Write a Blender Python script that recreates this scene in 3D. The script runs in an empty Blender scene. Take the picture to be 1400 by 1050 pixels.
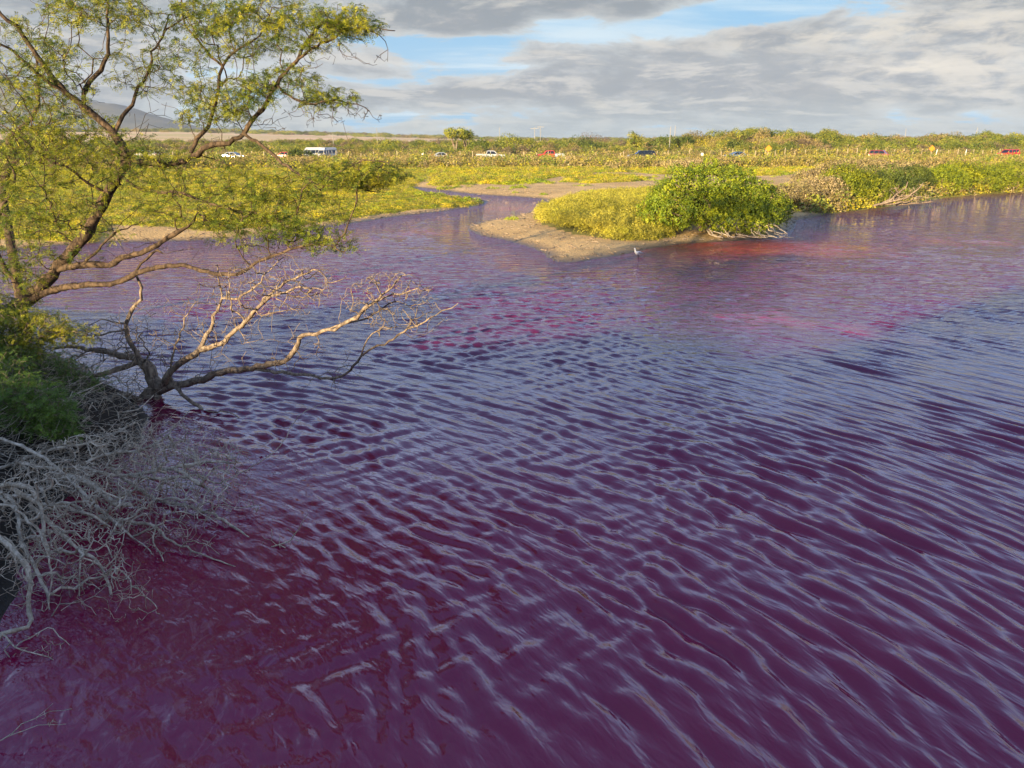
import bpy, math, random
import numpy as np
from mathutils import Vector

rng = np.random.default_rng(7)
random.seed(7)
SC = bpy.context.scene
COL = SC.collection

# ------------------------------------------------------------------ camera
CAM_H, FPX = 4.2, 1040.0
PITCH = math.atan(335 / 1040)
cam_d = bpy.data.cameras.new('camera')
cam = bpy.data.objects.new('camera', cam_d)
COL.objects.link(cam)
cam.location = (0, 0, CAM_H)
cam.rotation_euler = (math.pi / 2 - PITCH, 0, 0)
cam_d.sensor_width = 36
cam_d.lens = FPX / 1400 * 36
cam_d.clip_start, cam_d.clip_end = 0.1, 20000
SC.camera = cam
CP, SP = math.cos(PITCH), math.sin(PITCH)

# ------------------------------------------------------------------ sun, exposure
SUN_EL, SUN_AZ = 10.0, 215.0           # degrees; azimuth clockwise from +Y (the view direction)
sx = math.sin(math.radians(SUN_AZ)) * math.cos(math.radians(SUN_EL))
sy = math.cos(math.radians(SUN_AZ)) * math.cos(math.radians(SUN_EL))
sz = math.sin(math.radians(SUN_EL))
SUNV = Vector((sx, sy, sz))
sun_d = bpy.data.lights.new('sun', 'SUN')
sun_d.energy = 5.0
sun_d.angle = math.radians(0.5)
sun_d.color = (1.0, 0.80, 0.50)
sun = bpy.data.objects.new('sun', sun_d)
COL.objects.link(sun)
sun.rotation_euler = SUNV.to_track_quat('Z', 'Y').to_euler()
sun.location = SUNV * 50
SC.view_settings.view_transform = 'Standard'
SC.view_settings.look = 'None'
SC.view_settings.gamma = 1
SC.view_settings.use_curve_mapping = False
SC.view_settings.exposure = 1.38
SC.cycles.max_bounces = 6
SC.cycles.diffuse_bounces = 2
SC.cycles.transparent_max_bounces = 8
SC.cycles.volume_bounces = 0
SC.cycles.use_denoising = True
SC.cycles.caustics_reflective = False
SC.cycles.caustics_refractive = False


def ray(u, v):
    a, b, c = (u - 700.0), (525.0 - v), FPX
    return a, c * CP + b * SP, -c * SP + b * CP


def G(u, v, z=0.0):
    """point of the plane z seen in the photograph at u, v"""
    x, y, w = ray(u, v)
    t = (z - CAM_H) / w
    return (x * t, y * t, z)


def AT(u, v, Y):
    """point at distance Y in front of the camera seen at u, v"""
    x, y, w = ray(u, v)
    t = Y / y
    return (x * t, Y, CAM_H + w * t)


# ------------------------------------------------------------------ node helpers
class NT:
    def __init__(s, tree):
        s.t = tree

    def n(s, typ, **kw):
        nd = s.t.nodes.new(typ)
        for k, v in kw.items():
            setattr(nd, k, v)
        return nd

    def put(s, sock, v):
        if isinstance(v, bpy.types.NodeSocket):
            s.t.links.new(v, sock)
        else:
            sock.default_value = v

    def m(s, op, a, b=None, c=None, clamp=False):
        nd = s.n('ShaderNodeMath', operation=op, use_clamp=clamp)
        s.put(nd.inputs[0], a)
        if b is not None: s.put(nd.inputs[1], b)
        if c is not None: s.put(nd.inputs[2], c)
        return nd.outputs[0]

    def vm(s, op, a, b=None, scale=None):
        nd = s.n('ShaderNodeVectorMath', operation=op)
        s.put(nd.inputs[0], a)
        if b is not None: s.put(nd.inputs[1], b)
        if scale is not None: s.put(nd.inputs['Scale'], scale)
        return nd.outputs[0]

    def mix(s, f, a, b, blend='MIX'):
        nd = s.n('ShaderNodeMix', data_type='RGBA', blend_type=blend)
        s.put(nd.inputs[0], f)
        s.put(nd.inputs[6], a if isinstance(a, bpy.types.NodeSocket) else (*a, 1))
        s.put(nd.inputs[7], b if isinstance(b, bpy.types.NodeSocket) else (*b, 1))
        return nd.outputs[2]

    def step(s, v, lo, hi, a=0.0, b=1.0):
        nd = s.n('ShaderNodeMapRange', interpolation_type='SMOOTHSTEP')
        s.put(nd.inputs['Value'], v)
        nd.inputs['From Min'].default_value = lo
        nd.inputs['From Max'].default_value = hi
        nd.inputs['To Min'].default_value = a
        nd.inputs['To Max'].default_value = b
        return nd.outputs[0]

    def noise(s, vec, scale, detail=4, rough=0.5, dist=0.0, out=0, dim='3D'):
        nd = s.n('ShaderNodeTexNoise', noise_dimensions=dim)
        if vec is not None: s.put(nd.inputs['Vector'], vec)
        nd.inputs['Scale'].default_value = scale
        nd.inputs['Detail'].default_value = detail
        nd.inputs['Roughness'].default_value = rough
        nd.inputs['Distortion'].default_value = dist
        return nd.outputs[out]

    def xyz(s, vec):
        nd = s.n('ShaderNodeSeparateXYZ')
        s.put(nd.inputs[0], vec)
        return nd.outputs[0], nd.outputs[1], nd.outputs[2]

    def comb(s, x, y, z):
        nd = s.n('ShaderNodeCombineXYZ')
        for i, q in enumerate((x, y, z)):
            s.put(nd.inputs[i], q)
        return nd.outputs[0]


# ------------------------------------------------------------------ world: sky with broken cloud
world = bpy.data.worlds.new('World')
SC.world = world
world.use_nodes = True
wt = world.node_tree
wt.nodes.clear()
W = NT(wt)
tc = W.n('ShaderNodeTexCoord').outputs['Generated']
X, Yd, Z = W.xyz(tc)
sky = W.n('ShaderNodeTexSky', sky_type='NISHITA', sun_disc=False)
sky.sun_elevation = math.radians(SUN_EL)
sky.sun_rotation = math.radians(SUN_AZ)
sky.air_density, sky.dust_density, sky.ozone_density = 1.0, 0.6, 2.0
az = W.m('MULTIPLY', W.m('ARCTAN2', X, Yd), 180 / math.pi)
el = W.m('MULTIPLY', W.m('ARCSINE', Z), 180 / math.pi)


def azel(u, v):
    x, y, w = ray(u, v)
    return math.degrees(math.atan2(x, y)), math.degrees(math.atan2(w, math.hypot(x, y)))


def blob(u, v, wa, we, rot=0.0):
    a0, e0 = azel(u, v)
    c, s_ = math.cos(math.radians(rot)), math.sin(math.radians(rot))
    da, de = W.m('SUBTRACT', az, a0), W.m('SUBTRACT', el, e0)
    p = W.m('DIVIDE', W.m('ADD', W.m('MULTIPLY', da, c), W.m('MULTIPLY', de, s_)), wa)
    q = W.m('DIVIDE', W.m('SUBTRACT', W.m('MULTIPLY', de, c), W.m('MULTIPLY', da, s_)), we)
    r = W.m('ADD', W.m('MULTIPLY', p, p), W.m('MULTIPLY', q, q))
    return W.m('POWER', 2.718, W.m('MULTIPLY', r, -1.0))


zz = W.m('ADD', W.m('MAXIMUM', Z, 0.0), 0.10)
P = W.comb(W.m('DIVIDE', X, zz), W.m('DIVIDE', Yd, zz), 0.0)
n1 = W.noise(P, 0.75, 11, 0.64, 0.35)
P2 = W.vm('ADD', P, (0.10, -0.28, 0.0))
n1b = W.noise(P2, 0.75, 11, 0.64, 0.35)
Pb = W.comb(W.m('MULTIPLY', az, 0.14), W.m('MULTIPLY', el, 0.42), 3.0)
n2 = W.noise(W.vm('ADD', Pb, (7.3, 2.1, 0)), 3.2, 9, 0.62, 0.4)
n3 = W.noise(Pb, 1.3, 10, 0.66, 0.4)
# places where the cloud opens
gaps = None
for b, k in ((blob(640, 66, 6.0, 1.05, 7), 0.34), (blob(560, 62, 3.0, 0.8, 0), 0.20), (blob(760, 30, 3.5, 0.8, -12), 0.26),
             (blob(985, 24, 8.5, 1.0, 5), 0.36), (blob(1210, 60, 5.0, 0.9, 0), 0.22), (blob(620, 100, 6, 0.7, 5), 0.2),
             (blob(1230, 12, 4.0, 0.9, 0), 0.22), (blob(600, 160, 9.0, 0.7, 0), 0.10), (blob(1215, 148, 1.8, 0.8, -20), 0.2)):
    t = W.m('MULTIPLY', b, k)
    gaps = t if gaps is None else W.m('ADD', gaps, t)
lump = None
for b, k in ((blob(640, 20, 6.0, 1.5), 0.30), (blob(880, 13, 2.4, 0.8), 0.26), (blob(1345, 18, 4.5, 1.2), 0.22),
             (blob(1050, 105, 18.0, 2.6), 0.25), (blob(760, 12, 1.2, 0.5), 0.12), (blob(640, 118, 8, 1.0), 0.12)):
    t = W.m('MULTIPLY', b, k)
    lump = t if lump is None else W.m('ADD', lump, t)
cov = W.m('MULTIPLY_ADD', W.m('ADD', W.m('MULTIPLY', n1, 0.5), W.m('MULTIPLY', n3, 0.5)), 1.7, -0.35)
cov = W.m('SUBTRACT', W.m('ADD', cov, lump), gaps)
high = W.m('ADD', W.step(Z, 0.165, 0.24, 0.0, 0.17), W.step(Z, 0.30, 0.62, 0.0, 0.22))
cov = W.m('SUBTRACT', cov, high)
cloud = W.step(cov, 0.33, 0.44)
thick = W.step(cov, 0.36, 0.64)
# colours of the clouds: cream tops towards the sun, slate undersides
base = W.mix(thick, (0.31, 0.34, 0.35), (0.118, 0.148, 0.175))
light = W.step(W.m('SUBTRACT', n1, n1b), 0.01, 0.11)
base = W.mix(W.m('MULTIPLY', light, 0.6), base, (0.44, 0.42, 0.375))
mot = W.step(n2, 0.48, 0.72)
base = W.mix(W.m('MULTIPLY', mot, 0.5), base, (0.34, 0.335, 0.32))
mauve = W.step(n3, 0.5, 0.7)
base = W.mix(W.m('MULTIPLY', mauve, 0.12), base, (0.24, 0.225, 0.225))
for bb, kk in ((blob(1150, 48, 10, 0.7, 3), 0.55), (blob(1255, 92, 2.6, 0.45, 2), 0.75), (blob(822, 152, 0.9, 0.9), 0.65),
               (blob(1330, 85, 9, 3.2), 0.4), (blob(600, 171, 2.4, 0.45), 0.6), (blob(870, 150, 0.8, 0.8), 0.35), (blob(1380, 90, 5, 3.0), 0.35), (blob(440, 170, 6, 0.5), 0.5)):
    jag = W.m('MULTIPLY', bb, W.step(n2, 0.36, 0.6))
    base = W.mix(W.m('MULTIPLY', jag, kk), base, (0.52, 0.47, 0.38))
up_b = W.m('MULTIPLY', W.step(el, 9.0, 13.0), W.step(el, 45.0, 25.0))  # bright blue-white band added above the view to lift the water's reflections
base = W.mix(W.m('MULTIPLY', up_b, 0.6), base, (0.72, 0.86, 1.12))
base = W.mix(W.step(el, 10.0, 18.0), base, W.vm('MULTIPLY', base, (1.25, 1.38, 1.65)))  # cloud above the view brightened further to fill the shade
hor = W.step(el, 3.6, 0.1)
base = W.mix(W.m('MULTIPLY', hor, 0.60), base, (0.25, 0.31, 0.335))
# the clear sky between them, veiled by thin high cloud
veil = W.step(W.noise(W.vm('MULTIPLY', P, (0.5, 1.6, 1)), 1.1, 7, 0.6, 0.5), 0.42, 0.70)
clear = W.vm('ADD', W.vm('MULTIPLY', sky.outputs[0], (0.10, 0.10, 0.10)), (0.06, 0.10, 0.26))
lowblue = W.step(Z, 0.55, 0.16)
clear = W.mix(W.m('MULTIPLY', lowblue, 0.85), clear, W.mix(W.step(Z, 0.16, 0.26), (0.075, 0.27, 0.45), (0.42, 0.66, 1.20)))  # brighter blue put in above the view for the water to reflect
clear = W.mix(W.m('MULTIPLY', veil, W.m('ADD', 0.06, W.m('MULTIPLY', lowblue, 0.7))), clear, (0.44, 0.52, 0.55))
col = W.mix(cloud, clear, base)
bg = W.n('ShaderNodeBackground')
W.put(bg.inputs[0], col)
bg.inputs[1].default_value = 0.66
wo = W.n('ShaderNodeOutputWorld')
wt.links.new(bg.outputs[0], wo.inputs[0])


# ------------------------------------------------------------------ object helpers
def tag(o, label=None, cat=None, group=None, kind=None):
    if label: o['label'] = label
    if cat: o['category'] = cat
    if group: o['group'] = group
    if kind: o['kind'] = kind
    return o


def empty(name, loc, rz=0.0):
    o = bpy.data.objects.new(name, None)
    COL.objects.link(o)
    o.location = loc
    o.rotation_euler = (0, 0, rz)
    o.empty_display_size = 0.3
    return o


def mesh_np(name, verts, faces, mats, smooth=False, midx=None, attrs=None):
    """faces: an (n,k) array or a list of such arrays"""
    me = bpy.data.meshes.new(name)
    verts = np.asarray(verts, dtype=np.float32)
    if not isinstance(faces, list): faces = [faces]
    faces = [np.asarray(f, dtype=np.int32) for f in faces if len(f)]
    nl = sum(f.size for f in faces)
    nf = sum(len(f) for f in faces)
    me.vertices.add(len(verts))
    me.vertices.foreach_set('co', verts.ravel())
    me.loops.add(nl)
    me.loops.foreach_set('vertex_index', np.concatenate([f.ravel() for f in faces]))
    me.polygons.add(nf)
    st, tot, c = [], [], 0
    for f in faces:
        k = f.shape[1]
        st.append(c + np.arange(len(f)) * k)
        tot.append(np.full(len(f), k))
        c += f.size
    me.polygons.foreach_set('loop_start', np.concatenate(st).astype(np.int32))
    me.polygons.foreach_set('loop_total', np.concatenate(tot).astype(np.int32))
    if smooth: me.polygons.foreach_set('use_smooth', np.ones(nf, dtype=bool))
    if midx is not None: me.polygons.foreach_set('material_index', np.asarray(midx, dtype=np.int32))
    for m_ in (mats if isinstance(mats, (list, tuple)) else [mats]):
        me.materials.append(m_)
    if attrs:
        for k, a in attrs.items():
            at = me.attributes.new(k, 'FLOAT', 'POINT')
            at.data.foreach_set('value', np.asarray(a, dtype=np.float32))
    me.update(calc_edges=True)
    return me


def link(name, me, parent=None, loc=(0, 0, 0), rz=0.0):
    o = bpy.data.objects.new(name, me)
    COL.objects.link(o)
    o.location = loc
    o.rotation_euler = (0, 0, rz)
    if parent is not None: o.parent = parent
    return o


class MB:
    """collects simple solids into one mesh"""
    def __init__(s): s.v, s.f = [], []

    def add(s, v, f):
        k = len(s.v)
        s.v += [tuple(p) for p in v]
        s.f += [tuple(i + k for i in q) for q in f]
        return s

    def box(s, c, d, top=(1, 1)):
        x, y, z = c
        a, b, h = d[0] / 2, d[1] / 2, d[2] / 2
        p = [(x - a, y - b, z - h), (x + a, y - b, z - h), (x + a, y + b, z - h), (x - a, y + b, z - h)]
        a, b = a * top[0], b * top[1]
        p += [(x - a, y - b, z + h), (x + a, y - b, z + h), (x + a, y + b, z + h), (x - a, y + b, z + h)]
        return s.add(p, [(3, 2, 1, 0), (4, 5, 6, 7), (0, 1, 5, 4), (1, 2, 6, 5), (2, 3, 7, 6), (3, 0, 4, 7)])

    def prism(s, prof, w0, w1, taper=None):
        """profile in x,z swept along y from w0 to w1; taper: y scale per profile point"""
        n = len(prof)
        taper = taper or [1] * n
        v = [(x, w0 * t, z) for (x, z), t in zip(prof, taper)] + [(x, w1 * t, z) for (x, z), t in zip(prof, taper)]
        f = [tuple(range(n)), tuple(range(2 * n - 1, n - 1, -1))]
        f += [(i, i + n, (i + 1) % n + n, (i + 1) % n) for i in range(n)]
        return s.add(v, f)

    def cyl(s, a, b, r0, r1=None, n=10):
        r1 = r0 if r1 is None else r1
        a, b = Vector(a), Vector(b)
        d = (b - a).normalized()
        p = d.orthogonal().normalized()
        q = d.cross(p)
        v, f = [], []
        for c, r in ((a, r0), (b, r1)):
            for i in range(n):
                t = 2 * math.pi * i / n
                v.append(c + p * math.cos(t) * r + q * math.sin(t) * r)
        f = [(i, (i + 1) % n, (i + 1) % n + n, i + n) for i in range(n)] + [tuple(range(n - 1, -1, -1)), tuple(range(n, 2 * n))]
        return s.add(v, f)

    def mesh(s, name, mat, smooth=False):
        me = bpy.data.meshes.new(name)
        me.from_pydata(s.v, [], s.f)
        me.materials.append(mat)
        if smooth:
            for p in me.polygons: p.use_smooth = True
        me.update()
        return me


# ------------------------------------------------------------------ numpy noise
_lat = np.random.default_rng(3).random((256, 256)).astype(np.float64)


def vnoise(x, y):
    xi, yi = np.floor(x).astype(int), np.floor(y).astype(int)
    fx, fy = x - xi, y - yi
    fx, fy = fx * fx * (3 - 2 * fx), fy * fy * (3 - 2 * fy)
    g = lambda a, b: _lat[a & 255, b & 255]
    return (g(xi, yi) * (1 - fx) + g(xi + 1, yi) * fx) * (1 - fy) + (g(xi, yi + 1) * (1 - fx) + g(xi + 1, yi + 1) * fx) * fy


def fbm(x, y, o=4):
    r, a, t = 0, 0.5, 0
    for i in range(o):
        r = r + a * (vnoise(x * 2 ** i + 17.3 * i, y * 2 ** i + 9.1 * i) - 0.5)
        t += a
        a *= 0.5
    return r / t * 2


# ------------------------------------------------------------------ materials
def new_mat(name):
    m_ = bpy.data.materials.new(name)
    m_.use_nodes = True
    m_.node_tree.nodes.clear()
    return m_, NT(m_.node_tree)


def finish(N, sh, bump=None, disp=None):
    o = N.n('ShaderNodeOutputMaterial')
    N.t.links.new(sh, o.inputs[0])


def principled(N, col, rough=0.7, spec=0.5, metal=0.0, normal=None, ior=1.5):
    p = N.n('ShaderNodeBsdfPrincipled')
    N.put(p.inputs['Base Color'], col if isinstance(col, bpy.types.NodeSocket) else (*col, 1))
    N.put(p.inputs['Roughness'], rough)
    p.inputs['Specular IOR Level'].default_value = spec
    p.inputs['Metallic'].default_value = metal
    p.inputs['IOR'].default_value = ior
    if normal is not None: N.put(p.inputs['Normal'], normal)
    return p.outputs[0]


def bump(N, h, dist, strength=1.0, normal=None):
    b = N.n('ShaderNodeBump')
    b.inputs['Strength'].default_value = strength
    b.inputs['Distance'].default_value = dist
    N.put(b.inputs['Height'], h)
    if normal is not None: N.put(b.inputs['Normal'], normal)
    return b.outputs[0]


def simple_mat(name, c, rough=0.6, var=0.15, scale=6, spec=0.4, metal=0.0):
    m_, N = new_mat(name)
    co = N.n('ShaderNodeTexCoord').outputs['Object']
    n = N.noise(co, scale, 5, 0.6)
    d = tuple(max(0, q * (1 - var)) for q in c)
    l = tuple(min(1, q * (1 + var)) for q in c)
    finish(N, principled(N, N.mix(n, d, l), rough, spec, metal))
    return m_


def leaf_mat(name, c0, c1, c2, trans=0.35, big=0.6, small=9.0, rough=0.55):
    """three leaf tones mixed by a broad and a fine noise over world position"""
    m_, N = new_mat(name)
    pos = N.n('ShaderNodeNewGeometry').outputs['Position']
    a = N.step(N.noise(pos, big, 3, 0.5), 0.35, 0.65)
    b = N.step(N.noise(pos, small, 3, 0.6), 0.36, 0.62)
    oi = N.n('ShaderNodeObjectInfo').outputs['Random']
    c = N.mix(a, c0, c1)
    c = N.mix(b, c, c2)
    hsv = N.n('ShaderNodeHueSaturation')
    N.put(hsv.inputs['Color'], c)
    N.put(hsv.inputs['Value'], N.m('MULTIPLY_ADD', oi, 0.35, 0.82))
    c = hsv.outputs[0]
    p = principled(N, c, rough, 0.3)
    t = N.n('ShaderNodeBsdfTranslucent')
    N.put(t.inputs[0], c)
    mx = N.n('ShaderNodeMixShader')
    mx.inputs[0].default_value = trans
    N.t.links.new(p, mx.inputs[1])
    N.t.links.new(t.outputs[0], mx.inputs[2])
    finish(N, mx.outputs[0])
    return m_


def bark_mat(name, c0, c1, scale=14):
    m_, N = new_mat(name)
    pos = N.n('ShaderNodeNewGeometry').outputs['Position']
    st = N.vm('MULTIPLY', pos, (1, 1, 0.45))
    n = N.noise(st, scale, 6, 0.65, 0.6)
    n2_ = N.noise(pos, 2.3, 3, 0.5)
    c = N.mix(N.step(n, 0.35, 0.65), c0, c1)
    c = N.mix(N.m('MULTIPLY', N.step(n2_, 0.4, 0.7), 0.4), c, tuple(0.5 * (a + b) * 0.6 for a, b in zip(c0, c1)))
    finish(N, principled(N, c, 0.85, 0.2, normal=bump(N, n, 0.02, 0.8)))
    return m_


M_bark = bark_mat('live_bark', (0.03, 0.02, 0.014), (0.15, 0.10, 0.06))
M_dead = bark_mat('dead_bark', (0.11, 0.078, 0.055), (0.40, 0.30, 0.20), 18)
M_bleach = bark_mat('bleached_wood', (0.30, 0.23, 0.15), (0.70, 0.57, 0.40), 20)
M_twig = bark_mat('brush_twigs', (0.28, 0.22, 0.15), (0.76, 0.63, 0.45), 9)
M_kiawe = leaf_mat('feathery_leaves', (0.36, 0.40, 0.03), (0.66, 0.58, 0.04), (0.09, 0.15, 0.02), 0.4, 0.9, 5)
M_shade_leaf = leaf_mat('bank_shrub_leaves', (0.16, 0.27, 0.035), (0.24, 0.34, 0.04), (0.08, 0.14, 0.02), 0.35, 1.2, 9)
M_island = leaf_mat('island_bush_leaves', (0.44, 0.46, 0.02), (0.30, 0.37, 0.02), (0.09, 0.14, 0.012), 0.3, 0.7, 3.5)
M_salt = leaf_mat('saltbush_leaves', (0.66, 0.55, 0.07), (0.54, 0.50, 0.04), (0.34, 0.30, 0.04), 0.3, 0.5, 3)
M_mat = leaf_mat('mat_plant_leaves', (0.78, 0.58, 0.03), (0.56, 0.48, 0.03), (0.28, 0.26, 0.03), 0.3, 0.12, 1.2)
M_matg = leaf_mat('green_mat_leaves', (0.52, 0.50, 0.02), (0.38, 0.43, 0.025), (0.18, 0.24, 0.02), 0.3, 0.12, 1.2)
M_scrub = leaf_mat('dry_scrub_leaves', (0.40, 0.31, 0.06), (0.46, 0.32, 0.14), (0.22, 0.17, 0.05), 0.25, 0.08, 1.5)
M_dry = leaf_mat('dry_twiggy_leaves', (0.58, 0.44, 0.22), (0.46, 0.38, 0.12), (0.26, 0.19, 0.08), 0.2, 0.5, 4)
M_tree = leaf_mat('distant_tree_leaves', (0.32, 0.33, 0.035), (0.46, 0.40, 0.045), (0.14, 0.18, 0.03), 0.3, 0.05, 0.9)
M_treed = leaf_mat('dark_tree_leaves', (0.16, 0.20, 0.03), (0.22, 0.25, 0.035), (0.07, 0.10, 0.02), 0.3, 0.1, 1.0)
M_treeb = leaf_mat('brown_tree_leaves', (0.28, 0.19, 0.11), (0.22, 0.17, 0.09), (0.14, 0.1, 0.06), 0.2, 0.1, 1.0)
M_mangrove = leaf_mat('shore_bush_leaves', (0.46, 0.45, 0.02), (0.32, 0.36, 0.02), (0.12, 0.16, 0.015), 0.3, 0.4, 2.5)


def ground_mat():
    m_, N = new_mat('sandy_ground')
    pos = N.n('ShaderNodeNewGeometry').outputs['Position']
    x, y, z = N.xyz(pos)
    n = N.noise(pos, 0.35, 6, 0.6)
    f = N.noise(pos, 7, 7, 0.7)
    sand = N.mix(N.step(n, 0.35, 0.65), (0.74, 0.48, 0.19), (0.54, 0.34, 0.13))
    sand = N.mix(N.step(f, 0.52, 0.72), sand, (0.24, 0.16, 0.09))
    sp = N.noise(pos, 30, 3, 0.6)
    sand = N.mix(N.m('MULTIPLY', N.step(sp, 0.62, 0.70), 0.6), sand, (0.10, 0.07, 0.04))
    mud = N.mix(f, (0.06, 0.042, 0.024), (0.16, 0.11, 0.06))
    wet = N.step(N.m('ADD', z, N.m('MULTIPLY', N.m('ADD', f, n), 0.07)), 0.19, 0.07)
    c = N.mix(wet, sand, mud)
    green = N.mix(N.step(N.noise(pos, 0.09, 5, 0.6), 0.42, 0.6), (0.34, 0.29, 0.06), (0.22, 0.2, 0.05))
    att = N.n('ShaderNodeAttribute', attribute_name='cover').outputs['Fac']
    edge = N.m('ADD', att, N.m('MULTIPLY', N.m('SUBTRACT', n, 0.5), 0.7))
    c = N.mix(N.step(edge, 0.4, 0.6), c, green)
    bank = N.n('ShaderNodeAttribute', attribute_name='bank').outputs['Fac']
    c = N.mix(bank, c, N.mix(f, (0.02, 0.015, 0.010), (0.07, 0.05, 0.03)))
    far = N.mix(N.step(N.noise(N.vm('MULTIPLY', pos, (0.3, 1, 1)), 0.012, 5, 0.6), 0.4, 0.6), (0.85, 0.52, 0.28), (0.6, 0.44, 0.16))
    c = N.mix(N.step(y, 330, 500), c, far)
    r = N.m('SUBTRACT', 0.95, N.m('MULTIPLY', wet, 0.55))
    finish(N, principled(N, c, r, 0.35, normal=bump(N, f, 0.10, 1.0)))
    return m_


M_ground = ground_mat()


def water_mat():
    m_, N = new_mat('pink_brine_water')
    pos = N.n('ShaderNodeNewGeometry').outputs['Position']
    n = N.noise(N.vm('MULTIPLY', pos, (0.55, 1.0, 1)), 0.16, 5, 0.55, 0.6)
    deep = N.mix(N.step(n, 0.35, 0.65), (0.17, 0.004, 0.038), (0.22, 0.007, 0.040))
    deep = N.mix(N.step(N.m('ADD', N.xyz(pos)[1], N.m('MULTIPLY', n, 5.0)), 9.0, 18.0), deep, (0.10, 0.006, 0.042))
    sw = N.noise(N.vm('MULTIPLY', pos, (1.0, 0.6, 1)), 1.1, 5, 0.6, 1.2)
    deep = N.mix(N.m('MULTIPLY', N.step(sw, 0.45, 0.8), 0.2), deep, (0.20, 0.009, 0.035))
    # patches of pinker water colour, streaked by noise
    bl = None
    for (u, v, r) in ((1215, 458, 3.6), (1040, 435, 4.0), (585, 318, 7.0), (690, 285, 6.0), (1000, 350, 5.0), (1330, 330, 7.0), (1160, 345, 5.0), (480, 330, 7)):
        g = G(u, v)
        r *= 0.8
        d = N.vm('SUBTRACT', pos, g)
        ln = N.n('ShaderNodeVectorMath', operation='LENGTH')
        N.put(ln.inputs[0], d)
        t = N.step(ln.outputs['Value'], r, 0.0)
        bl = t if bl is None else N.m('MAXIMUM', bl, t)
    st = N.noise(N.vm('MULTIPLY', pos, (0.8, 0.35, 1)), 0.9, 6, 0.65, 1.0)
    bl = N.step(N.m('ADD', N.m('MULTIPLY', bl, 0.40), N.m('MULTIPLY', st, 1.15)), 0.78, 1.12)
    c = N.mix(N.m('MULTIPLY', bl, 0.55), deep, (0.32, 0.05, 0.10))
    rd = N.n('ShaderNodeVectorMath', operation='LENGTH')  # round bush's reflection painted into the water colour as a red-brown patch
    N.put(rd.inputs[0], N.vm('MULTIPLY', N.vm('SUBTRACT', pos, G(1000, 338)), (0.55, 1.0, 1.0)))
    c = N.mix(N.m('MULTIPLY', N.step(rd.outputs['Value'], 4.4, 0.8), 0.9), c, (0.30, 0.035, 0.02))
    # sky reflections painted into the water colour, calm corner by the left bank
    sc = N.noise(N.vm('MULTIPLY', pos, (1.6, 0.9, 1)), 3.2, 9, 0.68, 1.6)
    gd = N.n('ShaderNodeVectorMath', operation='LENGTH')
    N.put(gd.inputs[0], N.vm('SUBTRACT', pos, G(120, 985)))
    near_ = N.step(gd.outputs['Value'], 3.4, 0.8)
    refl_mask = N.m('MULTIPLY', N.step(N.m('ADD', sc, N.m('MULTIPLY', near_, 0.10)), 0.60, 0.72), N.m('MULTIPLY', near_, 0.35))
    c = N.mix(refl_mask, c, (0.30, 0.12, 0.15))
    # fine ripples under the modelled waves
    y_w = N.xyz(pos)[1]
    px_, py_, _pz = N.xyz(pos)
    ddx, ddy = N.m('ADD', px_, 10.2), N.m('ADD', py_, 1.0)
    Rr = N.m('SQRT', N.m('ADD', N.m('MULTIPLY', ddx, ddx), N.m('MULTIPLY', ddy, ddy)))
    Tt = N.m('MULTIPLY', N.m('ARCTAN2', ddy, ddx), 13.0)
    pr = N.comb(Rr, N.m('MULTIPLY', Tt, 0.32), N.m('MULTIPLY', px_, 0.05))
    w1 = N.noise(pr, 5.5, 2, 0.5, 0.5)
    w2 = N.noise(pr, 22, 1, 0.5, 0.5)
    amp = N.step(N.noise(pos, 0.22, 3, 0.5), 0.35, 0.65, 0.35, 1.0)
    far = N.step(y_w, 11.0, 26.0, 0.0, 1.0)
    w0 = N.noise(N.vm('MULTIPLY', pos, (0.55, 1.7, 1)), 2.2, 5, 0.55, 0.5)
    b0 = N.n('ShaderNodeBump')
    b0.inputs['Distance'].default_value = 0.19
    N.put(b0.inputs['Strength'], far)
    N.put(b0.inputs['Height'], w0)
    b1 = bump(N, w1, 0.026, 1.0, b0.outputs[0])
    bb = N.n('ShaderNodeBump')
    N.put(bb.inputs['Strength'], amp)
    bb.inputs['Distance'].default_value = 0.0065
    N.put(bb.inputs['Height'], w2)
    N.put(bb.inputs['Normal'], b1)
    finish(N, principled(N, c, 0.02, 0.5, normal=bb.outputs[0], ior=1.55))
    return m_


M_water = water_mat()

# ------------------------------------------------------------------ shoreline
SH = [(-700, 362), (-400, 352), (-150, 348), (0, 343), (80, 336), (150, 332), (250, 330), (340, 326), (400, 318), (440, 311), (500, 303),
      (545, 296), (600, 290), (640, 284), (662, 279), (668, 275), (655, 272), (625, 268), (600, 265), (578, 261), (568, 256.5), (592, 258.5),
      (620, 263), (660, 267), (700, 269), (735, 271.5), (750, 275), (742, 281), (735, 286), (715, 292), (690, 298), (655, 304), (639, 309),
      (637, 314), (655, 322), (695, 330), (727, 339), (745, 349), (751, 357), (768, 360), (800, 357), (850, 349), (890, 340), (930, 334),
      (1000, 330), (1060, 326), (1085, 314), (1092, 302), (1130, 293), (1180, 287), (1230, 281), (1290, 271), (1340, 266), (1400, 263),
      (1600, 254), (1900, 250)]
SHORE = [G(u, v)[:2] for u, v in SH] + [(170, 60), (170, -9), (3, -8), (-3.6, -4.5)]
NEARB = [(-500, 1150), (-120, 960), (-20, 880), (20, 800), (60, 700), (130, 640), (190, 605), (200, 572), (188, 548), (150, 530), (100, 503), (55, 480),
         (0, 463), (-150, 446), (-400, 432), (-700, 428)]
SHORE += [G(u, v)[:2] for u, v in NEARB]
SHORE = np.array(SHORE)
WCx, WCy = -10.2, -1.0


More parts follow.
